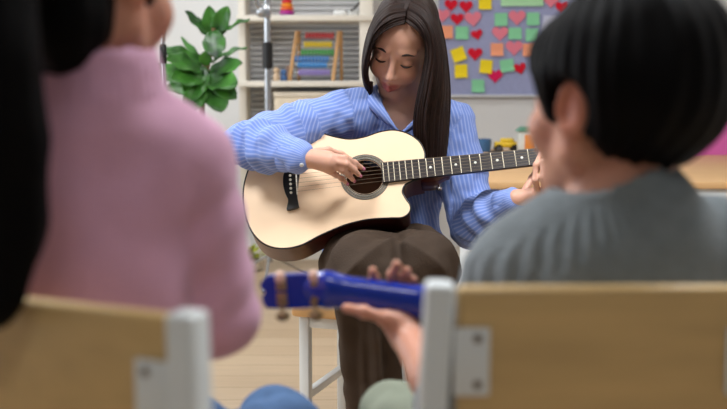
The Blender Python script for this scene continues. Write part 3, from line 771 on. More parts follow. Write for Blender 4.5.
# shirt
def w_shirt():
    V = Vol((-.42, 2.40, .42), (.52, 2.98, 1.04), .004)
    torso(V, .002)
    V.add(ell(hipc+V3(0, 0, .02), (.178, .135, .10)), .04)
    V.add(cap(nb+V3(0, .015, -.02), shR+V3(.01, 0, .0), .06, .052), .03); V.add(cap(nb+V3(0, .015, -.02), shL-V3(.01, 0, 0), .06, .052), .03)
    V.chain([shR, shR*.5+elR*.5, elR*.97+shR*.03], [.068, .062, .060], .03)
    V.chain([elR, elR*.55+wrR*.45, elR*.1+wrR*.9], [.056, .054, .041], .02)
    V.chain([shL, shL*.5+elL*.5, elL], [.066, .062, .060], .03)
    V.chain([elL, elL*.55+wrL*.45, elL*.1+wrL*.9], [.060, .054, .036], .02)
    # neck opening and open front
    V.cut(cap(HC+HF @ V3(0, -.03, -.06), nb+V3(0, .0, .0), .062, .064), .006)
    a, b, t = at(381, 98, 2.62), at(424, 100, 2.62), at(401, 136, 2.64)
    for k in np.linspace(0, 1, 14):
        p = a*(1-k)+t*k; q = b*(1-k)+t*k; m = (p+q)/2; r = max(.004, np.linalg.norm(p-q)/2)
        V.cut(cap(m+V3(0, -.05, 0), m+V3(0, .065, 0), r, r), .002)
    me = V.mesh('shirt'); relax(me, 1, .4); c0 = get_co(me)
    bones = [(shR, elR), (elR, wrR), (shL, elL), (elL, wrL)]
    info = [seg_param(c0, a, b) for a, b in bones]
    dt = np.abs((c0-chest)[:, 0])*0+np.where(np.abs(c0[:, 0]-chest[0]) < .115, .0, .2)
    D = np.stack([i[1] for i in info]+[dt], 1); D[:, 4] = np.where(np.abs(c0[:, 0]-(chest[0]+.005)) < .118, -.001, .068); w = D.argmin(1)
    # stripes run along each sleeve and down the body
    st = (c0[:, 0]-.1+.25*(c0[:, 2]-.8)*np.sign(c0[:, 0]-.11))/.0125
    for k, (a, b) in enumerate(bones):
        e = unit(b-a); x = unit(np.cross(e, V3(0, 1, .2))); y = np.cross(e, x); r = c0-a
        ang = np.arctan2(r @ y, r @ x); s_ = ang*.056/.0125
        st = np.where(w == k, s_, st)
    attr(me, 'stripe', st)
    def folds(c):
        n = .0050*vnoise(c, 20, 1)+.0034*vnoise(c, 44, 2)
        for k, amp, fr in ((0, .0060, 9), (1, .0080, 11), (2, .0055, 7), (3, .0080, 11)):
            a, b = bones[k]; t, d = info[k]; e = unit(b-a); x = unit(np.cross(e, V3(0, 1, .2))); r = c-a
            ph = 2.2*(r @ x)/.05+1.5*vnoise(c, 14, 5+k)
            wgt = np.exp(-((t-(.95 if k in (0, 2) else .25))/.42)**2)
            n = n+np.where(w == k, amp*wgt*np.sin(t*fr*2.2+ph), 0)
        # soft drapes across the front
        n = n+np.where(w == 4, .004*np.sin((c[:, 0]*38+c[:, 2]*26)+2*vnoise(c, 9, 9)), 0)
        return n
    displace(me, folds); relax(me, 1, .3); return me
link('shirt', w_shirt(), SHIRT, woman)
# cuffs, collar, buttons
CUFF = wave_attr(mat('shirt_cuff', (110, 134, 198), .75, .2, bump=.15, bscale=350), 'stripe', 1.3, (150, 165, 212), -.1, 1.)
def cuff(a, b, r0, r1):
    a = np.asarray(a, float); b = np.asarray(b, float); e = unit(b-a); x = unit(np.cross(e, V3(0, 1, .3))); y = np.cross(e, x); v = []; f = []; n = 48; st = []
    prof = [(r0*.96, 0), (r0, .004), (r0*.5+r1*.5, .5), (r1, .97), (r1*.97, 1), (r1*.88, .985), (r1*.86, .6)]; L = np.linalg.norm(b-a)
    for (r, t) in prof:
        if t == .004: t = .02
        for k in range(n):
            q = 2*math.pi*k/n; rr = r*(1+.03*math.sin(3*q+1)); v.append(a+e*L*t+rr*(x*math.cos(q)+y*math.sin(q))); st.append(2*math.pi*k/n*r0/.0125)
    for i in range(len(prof)-1):
        for k in range(n): f.append((i*n+k, i*n+(k+1) % n, (i+1)*n+(k+1) % n, (i+1)*n+k))
    me = from_arrays('cuff', v, f); attr(me, 'stripe', st)
    o = link('cuff', me, CUFF, woman); return o, (a, e, x, y)
cR, (ca, ce, cx_, cy_) = cuff(elR*.27+wrR*.73, elR*.02+wrR*.98, .046, .037)
cuff(elL*.26+wrL*.74, elL*.04+wrL*.96, .043, .033)
BTN = mat('shirt_button', (226, 228, 232), .3)
for t in (.012, .036):
    p = ca+ce*t+unit(-cy_*.3+V3(0, -.9, -.35))*.047
    d = unit(-cy_*.3+V3(0, -.9, -.35)); z = d; x = unit(np.cross(z, ce)); y = np.cross(z, x)
    MB().lathe(p, [(.0052, -.001), (.0056, .001), (.0046, .0018)], 14, np.stack([x, y, z], 1)).build('button', BTN, cR)
def collar(edge, width, side):
    edge = spline(edge, 8); n = len(edge); v = []; f = []; m = 6; st = []
    for i, p in enumerate(edge):
        t = i/(n-1); w = width*(.55+.45*math.sin(math.pi*min(1, t*1.1)))*(1 if t < .85 else (1-t)/.15*.75+.25)
        out = unit(V3(side*.92, .10, -.35+.6*t)); nrm = V3(0, -1, .3)
        for j in range(m): q = j/(m-1); v.append(p+out*w*q+unit(nrm)*(.010*math.sin(math.pi*q*.9)-.012*q)); st.append((w*q)/.0125+t*2)
    for i in range(n-1):
        for j in range(m-1): k = i*m+j; f.append((k, k+1, k+m+1, k+m))
    me = from_arrays('collar', v, f); attr(me, 'stripe', st)
    o = link('collar', me, SHIRT, woman); sd = o.modifiers.new('s', 'SOLIDIFY'); sd.thickness = .003
collar([at(379, 84, 2.715), at(378, 92, 2.68), at(382, 103, 2.655), at(390, 117, 2.642), at(400, 133, 2.640)], .042, -1)
collar([at(428, 88, 2.735), at(430, 96, 2.70), at(424, 108, 2.665), at(413, 121, 2.648), at(402, 133, 2.642)], .040, 1)

# trousers
def w_trousers():
    V = Vol((-.22, 2.18, .06), (.36, 2.98, .72), .004)
    V.add(ell(hipc-V3(0, 0, .01), (.172, .128, .098)), .03)
    for h, k, a, q in ((hR, kR, aR, -1), (hL, kL, aL, 1)):
        V.chain([h, h*.5+k*.5, k], [.088, .090, .083], .045)
        V.chain([k+V3(0, .015, -.01), k*.55+a*.45+V3(0, .02, 0), a], [.080, .060, .070], .025)
    V.add(ell((hR+kR+hL+kL)/4+V3(0, -.06, .015), (.10, .17, .055)), .06)
    V.cut(cap(aR-V3(0, 0, .06), aR+V3(0, 0, .005), .076, .074), .004); V.cut(cap(aL-V3(0, 0, .06), aL+V3(0, 0, .005), .076, .074), .004)
    me = V.mesh('trousers'); relax(me, 1, .4)
    def folds(c):
        lower = np.clip((.60-c[:, 2])/.15, 0, 1); x = c[:, 0]
        n = .005*vnoise(c, 14, 3)+.0025*vnoise(c, 34, 4)
        n = n+lower*(.011*np.sin(x*95+2.5*vnoise(c*V3(1, 1, .35), 9, 6))+.005*np.sin(x*170+c[:, 2]*6))
        up = 1-lower
        w = (c[:, 0]-.07)*46*np.sign(c[:, 0]-.07)+c[:, 1]*34+c[:, 2]*38+2.2*vnoise(c, 8, 21)
        n = n+up*(.009*(1-1.6*np.abs(np.sin(w*.6)))+.004*vnoise(c*V3(1, .5, 1), 26, 23))-up*.014*np.exp(-((c[:, 0]-.082)/.012)**2)*np.clip((2.55-c[:, 1])/.2, 0, 1)
        return n
    displace(me, folds); relax(me, 1, .3); return me
link('trousers', w_trousers(), TROU, woman)
SHOE = mat('black_leather', (22, 20, 20), .35)
for a in (aR, aL):
    MB().box(a+V3(0, -.06, -.083), (.085, .25, .035), bev=.016, seg=3).sphere(a+V3(0, -.09, -.068), (.04, .085, .035)).sphere(a+V3(0, .02, -.055), (.038, .055, .045)).build('shoe', SHOE, woman)

# hair: a cap over the skull and combed sheets falling on both sides
def w_haircap():
    V = Vol(HC-V3(.16, .17, .20), HC+V3(.16, .17, .17), .0035)
    V.add(ell(HC+HS*(HF @ V3(0, -.022, .042)), (.0775*HS, .095*HS, .0835*HS), HF), .01)
    V.add(cap(HC+HF @ V3(0, -.06, .0), HC+HF @ V3(0, -.085, -.13), .062, .060, HF[:, 1], .7), .03)
    V.cut(ell(HC+HS*(HF @ V3(0, .075, -.045)), (.067*HS, .085*HS, .118*HS), HF), .008)
    V.cut(cap(HC+HS*(HF @ V3(0, .02, -.13)), HC+HS*(HF @ V3(0, .09, -.13)), .06, .07), .01)
    me = V.mesh('hair'); return me
def sheet(gs, cols=90, rows=46, seed=0, amp=.0022):
    G = [spline([at(*p) for p in g], 12) for g in gs]
    def res(P, n):
        L = np.concatenate([[0], np.cumsum(np.linalg.norm(np.diff(P, axis=0), axis=1))]); t = np.linspace(0, L[-1], n)
        return np.stack([np.interp(t, L, P[:, k]) for k in range(3)], 1)
    G = [res(g, rows) for g in G]; rnd = np.random.RandomState(seed)
    ridge = np.convolve(rnd.randn(cols+6), np.ones(2)/2, 'same')[3:-3]; big = np.convolve(rnd.randn(cols+20), np.hanning(11)/5, 'same')[10:-10]
    nG = len(G); P = np.zeros((cols, rows, 3))
    for j in range(cols):
        s = j/(cols-1)*(nG-1); 
        # lagrange / catmull over guides
        i = min(int(s), nG-2); t = s-i; p0, p1, p2, p3 = G[max(i-1, 0)], G[i], G[i+1], G[min(i+2, nG-1)]
        P[j] = .5*((2*p1)+(-p0+p2)*t+(2*p0-5*p1+4*p2-p3)*t*t+(-p0+3*p1-3*p2+p3)*t**3)
    du = np.gradient(P, axis=0); dv = np.gradient(P, axis=1); N = np.cross(du, dv); N /= np.linalg.norm(N, axis=2)[:, :, None]+1e-9
    tt = np.linspace(0, 1, rows)[None, :]
    wob = .002*np.sin(tt*9+big[:, None]*2)
    off = (ridge[:, None]*amp*np.clip(tt*6, .4, 1)+big[:, None]*.004*tt+wob)
    A = P+N*off[:, :, None]; ends = np.clip((tt-.86)/.14, 0, 1)
    A[:, :, 2] += (ends*(rnd.rand(cols)[:, None]*.03))*1.0
    B = A-N*.006
    v = np.concatenate([A.reshape(-1, 3), B.reshape(-1, 3)]); f = []; m = cols*rows
    for j in range(cols-1):
        for i in range(rows-1):
            k = j*rows+i; f.append((k, k+1, k+rows+1, k+rows)); f.append((m+k, m+k+rows, m+k+rows+1, m+k+1))
    ring = list(range(rows))+[j*rows+rows-1 for j in range(1, cols)]+[(cols-1)*rows+i for i in range(rows-2, -1, -1)]+[j*rows for j in range(cols-2, 0, -1)]
    for p, q in zip(ring, ring[1:]+ring[:1]): f.append((p, q, m+q, m+p))
    return v, f
hm = MB()
cap_me = w_haircap(); hm.add(get_co(cap_me), [tuple(p.vertices) for p in cap_me.polygons]); bpy.data.meshes.remove(cap_me)
RG = [[(406, 23, 2.585), (417, 31, 2.575), (426, 46, 2.580), (425, 70, 2.595), (419, 100, 2.620), (415, 130, 2.64), (421, 168, 2.64)],
      [(408, 10, 2.605), (424, 22, 2.572), (433, 50, 2.565), (430, 85, 2.575), (425, 115, 2.60), (425, 150, 2.615), (428, 186, 2.615)],
      [(410, -2, 2.65), (427, 8, 2.61), (440, 45, 2.60), (441, 85, 2.60), (438, 120, 2.62), (437, 155, 2.63), (435, 188, 2.625)],
      [(412, -7, 2.73), (428, 0, 2.73), (441, 35, 2.71), (446, 80, 2.70), (446, 120, 2.69), (444, 155, 2.66), (441, 182, 2.64)]]
LG = [[(405.5, 23, 2.585), (391, 28, 2.573), (377, 38, 2.577), (368.5, 54, 2.60), (367, 74, 2.625), (373, 92, 2.66)],
      [(407.5, 10, 2.605), (389, 14, 2.575), (373.5, 30, 2.585), (366, 55, 2.615), (364.5, 76, 2.64), (371, 96, 2.67)],
      [(409.5, -3, 2.65), (390, 3, 2.63), (373, 22, 2.65), (365, 52, 2.66), (364.5, 78, 2.675), (370, 100, 2.69)],
      [(412, -7, 2.73), (392, -2, 2.74), (374, 18, 2.74), (366.5, 50, 2.73), (365, 80, 2.72), (374, 104, 2.715)]]
hm.add(*sheet(RG, seed=3)); hm.add(*sheet(LG, cols=70, seed=5))
hm.build('hair', HAIRB, woman, auto=180)
# ================================================================== acoustic guitar
tl, yw = R(28), R(3)
n0 = V3(0, -math.cos(tl), math.sin(tl)); v0 = V3(0, math.sin(tl), math.cos(tl)); al = R(5.9)
Rz = np.array([[math.cos(-yw), -math.sin(-yw), 0], [math.sin(-yw), math.cos(-yw), 0], [0, 0, 1]])
gn = Rz @ n0; gu = Rz @ (math.cos(al)*V3(1, 0, 0)+math.sin(al)*v0); gv = np.cross(gn, gu)
GO = at(365, 177, 2.55)
def pl(px, py, off=0.):
    d = ray(px, py); o = GO+gn*off; t = ((o-CAM) @ gn)/(d @ gn); p = CAM+d*t-GO; return np.array([p @ gu, p @ gv])
def G(u, v, w=0.): return GO+gu*u+gv*v+gn*w
outl = [(425, 160), (424.5, 151), (419, 141), (408, 133.5), (394, 130), (379, 132), (364, 137), (348, 139), (330, 135.5), (313, 130), (297, 128), (281, 132), (266, 142), (254, 158), (246, 176), (243, 195),
        (245.5, 216), (253, 233.5), (265, 244.5), (281, 248.5), (300, 245.5), (321, 235), (345, 225), (368, 219.5), (390, 218), (402, 217.5), (409, 213), (410.5, 206), (406, 199), (402.5, 192), (405, 185), (413, 180.5), (425, 178)]
O2 = spline([pl(*p) for p in outl[:-1]], 6); O2 = np.concatenate([O2, [pl(425, 178)]])
SPR = mat('spruce_top', (243, 210, 174), .4, .4, var=.07, vscale=5, stretch=(1, 1, 1), coat=.12)
MAH = mat('mahogany_side', (74, 26, 20), .35, .4, var=.35, vscale=9, stretch=(1, 6, 6), coat=.15)
ROSE = mat('fretboard_wood', (38, 28, 26), .4, .4, var=.3, vscale=20)
EBON = mat('bridge_black', (20, 18, 18), .3)
BONE = mat('bone_white', (232, 226, 210), .35)
STEEL = mat('string_steel', (176, 166, 146), .4, .5, .8)
STRG = mat('string_bronze', (120, 104, 84), .6, .3, .3)
CREAM = mat('cream_binding', (225, 200, 155), .35)
DARKIN = mat('guitar_inside', (120, 78, 48), .7)
guitar = thing('acoustic_guitar', 'pale spruce acoustic guitar with cutaway held by the person in the striped shirt', 'guitar', GO)
SHR = .047
hole = [np.array([SHR*math.cos(t), SHR*math.sin(t)]) for t in np.linspace(0, 2*math.pi, 49)[:-1]]
MB().prism([G(*p, 0) for p in O2], gn*-.003, [[G(*p, 0) for p in hole]]).build('soundboard', SPR, guitar, auto=30)
DEP = .100
cen = O2.mean(0); O_in = O2+(cen-O2)*.004
sd = MB(); nO = len(O2)
rows = [(O2*1., -.0031), (O2, -.03), (O2, -.07), (O2, -DEP)]
v = [G(*p, w) for o, w in rows for p in o]+[G(*(p+(cen-p)*.012), w) for o, w in reversed(rows) for p in o]
f = []
for i in range(7):
    for k in range(nO): f.append((i*nO+k, i*nO+(k+1) % nO, (i+1)*nO+(k+1) % nO, (i+1)*nO+k))
for k in range(nO): f.append((7*nO+k, 7*nO+(k+1) % nO, (k+1) % nO, k))
sd.add(v, f).build('body_side', MAH, guitar, auto=45)
MB().prism([G(*p, -DEP) for p in O2], gn*-.003).build('body_back', MAH, guitar, auto=30)
MB().prism([G(*(p+(cen-p)*.02), -DEP+.004) for p in O2], gn*-.002).build('inner_back', DARKIN, guitar, auto=30)
MB().tube([G(*(p+(cen-p)*.002), -.0015) for p in O2], .0024, 8, closed=True).build('binding', EBON, guitar)
def ringm(r0, r1, w, m):
    T = np.linspace(0, 2*math.pi, 65)[:-1]
    MB().prism([G(r1*math.cos(t), r1*math.sin(t), w) for t in T], gn*.0006, [[G(r0*math.cos(t), r0*math.sin(t), w) for t in T]]).build('rosette_ring', m, guitar, auto=30)
RG_ = mat('rosette_grey', (112, 108, 96), .4)
ringm(.0478, .0500, .0003, EBON); ringm(.0510, .0545, .0003, RG_); ringm(.0552, .0566, .0003, EBON); ringm(.0575, .0608, .0003, RG_); ringm(.0613, .0624, .0003, EBON)
# bridge
bl = [(288, 168), (299, 166.5), (300.5, 171), (299, 181), (298, 190), (297.5, 197), (299, 206), (298.5, 208.5), (288, 211), (287.5, 208), (288.5, 201), (285.5, 194), (283.5, 185), (284, 176), (287, 171)]
B2 = spline([pl(*p) for p in bl], 4, closed=True)
bridge = MB().prism([G(*p, .0005) for p in B2], gn*.009).build('bridge', EBON, guitar, auto=30)
us = pl(297, 183)[0]; S_ = None
u12 = pl(426.5, 169)[0]; S_ = (u12-us)*2; fv = (pl(430.3, 169)[1]+pl(498.5, 162.6)[1])/2
v0a, v0b = pl(297.5, 170.5)[1], pl(296.3, 195.5)[1]; vm = (v0a+v0b)/2
MB().box(G(us, vm, .011), (.0032, abs(v0a-v0b)+.004, .006), np.stack([gu, gv, gn], 1), bev=.0008).build('saddle', BONE, bridge)
hwb = abs(v0a-v0b)/2*.86
for k in range(6):
    vv = vm+hwb*(1-2*k/5)
    MB().sphere(G(us-.0155, vv, .0105), .0036, seg=12).build('bridge_pin', BONE, bridge)
# neck: axis from the saddle centre to the nut
un = us+S_
def vc(u): return vm+(fv-vm)*(u-us)/(u12-us)
def half(u): return .0215+(.0272-.0215)*(un-u)/(S_*.74)
ue = pl(382, 176)[0]
FT = .0085
def G3(u, q, w): return G(u, vc(u)+q*half(u), w)
MB().prism([G3(ue, 1, .001), G3(un, 1, .001), G3(un, -1, .001), G3(ue, -1, .001)], gn*FT).build('fretboard', ROSE, guitar, auto=30)
for k in range(1, 20):
    u = us+S_*2**(-k/12)
    if u < ue+.004: continue
    MB().tube([G3(u, .985, FT+.001), G3(u, 0, FT+.0016), G3(u, -.985, FT+.001)], .0012, 6).build('fret', STEEL, guitar)
DOT = mat('inlay_pearl', (232, 230, 220), .3)
for k in (3, 5, 7, 9, 12):
    u = us+S_*(2**(-k/12)+2**(-(k-1)/12))/2
    MB().lathe(G3(u, 0, FT+.0008), [(.0034, 0), (.0034, .0008)], 16, np.stack([gu, gv, gn], 1)).build('fret_marker', DOT, guitar)
ub = pl(424, 169)[0]
nk = MB(); v = []; f = []; n = 12
for i, u in enumerate(np.linspace(ub-.03, un, 14)):
    dpt = .022+(.010 if i == 0 else 0)
    for k in range(n+1):
        t = math.pi*k/n; v.append(G3(u, math.cos(t), .0012-math.sin(t)*dpt))
for i in range(13):
    for k in range(n): a = i*(n+1)+k; f.append((a, a+1, a+n+2, a+n+1))
    f.append((i*(n+1), (i+1)*(n+1), (i+1)*(n+1)+n, i*(n+1)+n))
f.append(tuple(range(n+1))); f.append(tuple(13*(n+1)+k for k in range(n, -1, -1)))
nk.add(v, f).build('neck', MAH, guitar, auto=50)
hv = [pl(404, 187), pl(414, 183.5), pl(425, 181), pl(440, 181), pl(441, 186), pl(438, 192)]
V = Vol(G(ub, 0, -.05)-.13, G(ub, 0, -.05)+.13, .003)
V.add(boxp(G(ub+.012, vc(ub)+.0, -.045), (.024, .027, .045), np.stack([gu, gv, gn], 1), .012), .0)
V.add(boxp(G(ub+.035, vc(ub), -.022), (.035, .022, .020), np.stack([gu, gv, gn], 1), .012), .03)
hme = V.mesh('heel'); relax(hme, 2); link('heel', hme, MAH, guitar)
p = G(ub+.036, vc(ub)-.024, -.045)
MB().cyl(p, p-gv*.012, .004, .003).cyl(p-gv*.012, p-gv*.017, .008, .006).build('strap_button', mat('chrome_button', (200, 200, 205), .15, .5, 1.), guitar)
MB().box(G(un+.002, vc(un), FT+.0005), (.004, .043, .011), np.stack([gu, gv, gn], 1), bev=.001).build('nut', BONE, guitar)
HO = [(0, .022), (.02, .029), (.06, .033), (.17, .036), (.175, .02), (.18, 0), (.175, -.02), (.17, -.036), (.06, -.033), (.02, -.029), (0, -.022)]
hg = -.018
def hd(u, v, w=0): return G(un+.003+u, vc(un)+v, w-u*.22)
MB().prism([hd(a, b, .002) for a, b in HO], gn*-.015).build('headstock', MAH, guitar, auto=30)
for k in range(3):
    for q in (1, -1):
        c = hd(.045+.045*k, q*.024, .002)
        MB().cyl(c, c+gn*.014, .003).cyl(c, c+gn*.002, .006).cyl(c-gn*.022+gv*q*.01, c-gn*.022+gv*q*.028, .0025).sphere(c-gn*.022+gv*q*.03, (.006, .006, .009), seg=12).build('tuning_peg', STEEL, guitar)
for k in range(6):
    r = [.0006, .00052, .00045, .0004, .00032, .0003][k]; q = 1-2*k/5
    MB().tube([G(us-.0155, vm+hwb*q, .012), G(us, vm+hwb*q, .0145), G(un, vc(un)+.0175*q, FT+.006), hd(.045+.045*(k % 3), .02*np.sign(q), .008)], r, 5).build('string', STRG, guitar)
# ================================================================== school chairs
CHW = mat('chair_plywood', (204, 172, 118), .38, .45, var=.16, vscale=5, stretch=(1.2, 9, 9), coat=.15)
CHM = mat('chair_white_steel', (214, 220, 222), .35, .5)
SCR = mat('screw_metal', (120, 110, 100), .35, .5, .9)
def chair(name, label, pl_, ang, lean_l=0., W=.30, zt=.8375):
    # pl_: foot point below the left post; ang: direction of the back from left to right post
    t = thing('school_chair', label, 'chair', (pl_[0], pl_[1], 0), group='school chairs in the foreground')
    ex = V3(math.cos(ang), math.sin(ang), 0); ey = V3(-ex[1], ex[0], 0); M = np.stack([ex, ey, V3(0, 0, 1)], 1); o = V3(pl_[0], pl_[1], 0)
    L = lambda x, y, z: o+ex*x+ey*y+V3(0, 0, z)
    SD = .32; zs = .43
    for q, x in ((0, 0.), (1, W)):          # back posts run from floor to top, seat rails and front legs
        ln = lean_l if q == 0 else -lean_l*0
        a, b = L(x-ln*(.85), .03, 0), L(x, 0, zt+.003); d = unit(b-a); s = unit(np.cross(V3(*ey), d)); M2 = np.stack([s, np.cross(d, s), d], 1)
        MB().box((a+b)/2, (.026, .028, np.linalg.norm(b-a)), M2, bev=.005, seg=3).build('leg', CHM, t)
        MB().box(L(x, SD-.01, zs/2-.01), (.024, .026, zs-.02), M, bev=.004).build('leg', CHM, t)
    MB().box(L(W/2, SD/2, zs), (W+.02, SD+.02, .018), M, bev=.008, seg=3).build('seat', CHW, t)
    rail = MB()
    for x in (.0, W): rail.box(L(x, SD/2, zs-.022), (.02, SD, .024), M, bev=.003)
    for y in (.02, SD-.01): rail.box(L(W/2, y, zs-.022), (W-.02, .02, .024), M, bev=.003)
    rail.build('seat_rail', CHM, t)
    g = .014; pt, pbm = zt-.001, zt-.150
    bp = MB(); bp.box(L(W/2, .003, (pt+pbm)/2), (W-2*g-.002, .018, pt-pbm), M, bev=.006, seg=3)
    bp.build('backrest', CHW, t)
    for q, x in ((1, g), (-1, W-g)):         # welded tabs screwed to the panel from behind
        tb_ = MB().box(L(x+q*.014, -.0085, zt-.068), (.032, .004, .062), M, bev=.0016)
        br = tb_.build('bracket', CHM, t)
        for dz in (-.046, -.088): MB().lathe(L(x+q*.019, -.0105, zt+dz), [(.004, 0), (.0042, .001), (.003, .0022), (.0012, .0012)], 14, np.stack([ex, V3(0, 0, 1), -ey], 1)).build('screw', SCR, br)
    return t, L
cR_, _ = chair('school_chair', 'wooden school chair with white steel posts the boy in grey sits on', at(440, 288, .885)[:2], R(1), .05)
pR = at(187, 312, .765)[:2]; angL = R(-25)
chair('school_chair', 'wooden school chair with white steel posts the girl in pink sits on', (pR[0]-.30*math.cos(angL), pR[1]-.30*math.sin(angL)), angL, 0.)

# ================================================================== small blue guitar
BLUE = mat('blue_gloss', (0, 40, 150), .22, .5, coat=.4)
BRASS = mat('tuner_brass', (150, 130, 100), .35, .5, .85)
PEGC = mat('peg_cream', (214, 178, 158), .4)
NKY = 1.25
q0, q1 = at(263, 291, 1.27), at(325, 289.5, 1.258); q2 = at(427, 303.5, 1.245)
ax = unit(q2-q1); q3 = q2+ax*.06
ug = thing('small_blue_guitar', 'small glossy blue guitar whose headstock and neck point left, held by the boy in grey', 'guitar', q3)
V = Vol(np.minimum(q1, q3)-.06, np.maximum(q1, q3)+.06, .002)
nz_ = unit(V3(0, 0, 1)-ax*ax[2]); ny_ = np.cross(nz_, ax)
V.chain([q1+ax*.004, q2, q3], [.0205, .0215, .022], .004, ax=ny_, fl=.62)
V.add(cap(q1, q1-ax*.01, .0205, .019, ny_, .6), .01)
nm_ = V.mesh('neck'); relax(nm_, 1); link('neck', nm_, BLUE, ug)
hx_ = unit(q1-q0); hz_ = unit(V3(0, 0, 1)-hx_*hx_[2]); hy_ = np.cross(hz_, hx_)
hl = np.linalg.norm(q1-q0); HB = [(-.002, .008), (.004, .017), (.012, .0205), (.05, .0215), (hl-.006, .0205), (hl+.004, .0185), (hl+.004, -.0185), (hl-.006, -.0205), (.05, -.0225), (.012, -.0215), (.004, -.019), (0, -.008), (.004, 0)]
MB().prism([q0+hx_*a+hz_*b-hy_*.006 for a, b in spline(HB, 4, closed=True)], hy_*.012).build('headstock', BLUE, ug, auto=30)
yb = -hy_*.0065 if hy_[1] > 0 else hy_*.0065
yd = unit(yb)
for px in (283, 316):
    c = q0+hx_*((px-263)/62*hl)
    for s_ in (1, -1):
        b = c+yb+hz_*s_*.010
        MB().box(b+yd*.001, (.014, .002, .017), np.stack([hx_, yd, hz_], 1), bev=.0006).cyl(b, b+yd*.007, .005, .0045).tube([b+yd*.004+hz_*s_*.002, b+yd*.004+hz_*s_*(.020 if s_ < 0 else .014)], .0022, 8).sphere(b+yd*.0045+hx_*.004, .0026, seg=8).build('tuner', BRASS, ug)
        e = b+yd*.004+hz_*s_*(.021 if s_ < 0 else .009)
        MB().sphere(e, (.0095, .0045, .0068) if s_ < 0 else (.0065, .0055, .0085), np.stack([hx_, yd, hz_], 1), 14).build('tuner_button', BRASS if s_ < 0 else PEGC, ug)
# body of the small guitar in front of the boy
bc = q3+ax*.13+V3(0, 0, .0)
BO = [(-.125, .022), (-.118, .045), (-.085, .066), (-.045, .062), (-.01, .052), (.03, .06), (.07, .083), (.11, .085), (.135, .055), (.142, 0)]
BO = BO+[(a, -b) for a, b in reversed(BO[:-1])]
BO = spline(BO, 4, closed=True)
MB().prism([bc+ax*a+nz_*b+ny_*.025 for a, b in BO], -ny_*.055).build('body_shell', BLUE, ug, auto=50)
MB().prism([q1+nz_*.018+ny_*.0135, q3+ax*.03+nz_*.021+ny_*.0135, q3+ax*.03-nz_*.021+ny_*.0135, q1-nz_*.018+ny_*.0135], ny_*.004).build('fretboard', ROSE, ug)

# ================================================================== boy
SKB = skin_mat('skin_warm', (190, 136, 112)); 
HBLK = mat('hair_black', (7, 6, 7), .55, .06, bump=.22, bscale=90, stretch=(6, 6, .7))
KNIT = mat('grey_knit', (120, 128, 132), .9, .15, var=.16, vscale=60, bump=.5, bscale=260, sheen=.15)
KTR = mat('sage_trousers', (122, 128, 112), .85, .2, var=.08, bump=.2, bscale=250)
CHT = .43+.012
bp_ = V3(.225, 1.045, .53)
bnb = at(627, 211, 1.045); bsL, bsR = at(512, 272, 1.05), at(737, 248, 1.08)
beL, bwL = at(452, 408, 1.09), at(407, 336, 1.238)
beR, bwR = at(775, 372, 1.12), at(640, 352, 1.23)
bF = head_axes((-.59, .80, .06), R(0)); bS = .90
bHC = at(613, 103, 1.065)
tips = [[(383, 312, 1.262), (379, 295, 1.278), (374, 278, 1.268), (372.5, 270, 1.254)],
        [(392, 313, 1.264), (390, 291, 1.278), (393, 274, 1.268), (396.5, 264, 1.252)],
        [(402, 315, 1.264), (401, 295, 1.278), (404, 279, 1.268), (407, 270, 1.254)],
        [(411, 318, 1.262), (410, 300, 1.276), (412, 286, 1.268), (414, 279, 1.256)],
        [(403, 322, 1.236), (384, 318, 1.230), (364, 312, 1.230), (346, 308, 1.234)]]
rtips = [[(628+a*4, 345-b*5, 1.225), (612+a*3, 336-b*4, 1.222), (602+a*3, 334-b*3, 1.215), (596+a*3, 336-b*3, 1.205)] for a, b in ((0, 2), (0, 0), (0, -2), (1, -4))]+[[(632, 345, 1.20), (618, 332, 1.195), (608, 326, 1.20)]]
cxL, cxR = V3(.175, 1.05, .50), V3(.275, 1.05, .50)
ckL, ckR = at(402, 425, 1.36), at(545, 420, 1.40)
caL, caR = V3(ckL[0]+.02, 1.42, .08), V3(ckR[0]+.0, 1.45, .08)
bch = bnb*.5+bp_*.5+V3(0, .0, .02)
def kid_torso(V, ch, pel, sL, sR, nb_, e, wf=1.):
    d = unit(sR-sL)
    V.add(cap(sL*.8+sR*.2+V3(0, 0, -.01), sR*.8+sL*.2+V3(0, 0, -.01), .052+e, .052+e), .03)
    M = np.stack([V3(d[0], d[1], 0), V3(-d[1], d[0], 0), V3(0, 0, 1)], 1)
    V.add(ell(ch+V3(0, 0, .05), (.118*wf+e, .088+e, .14+e), M), .04); V.add(ell(pel*.55+ch*.45, (.110*wf+e, .085+e, .13+e), M), .04)
    V.add(ell(pel, (.120*wf+e, .10+e, .085+e), M), .03)
    V.add(cap(nb_+V3(0, 0, -.048), sL*.75+nb_*.25+V3(0, 0, .0), .036+e, .040+e), .03); V.add(cap(nb_+V3(0, 0, -.048), sR*.75+nb_*.25, .036+e, .040+e), .03)
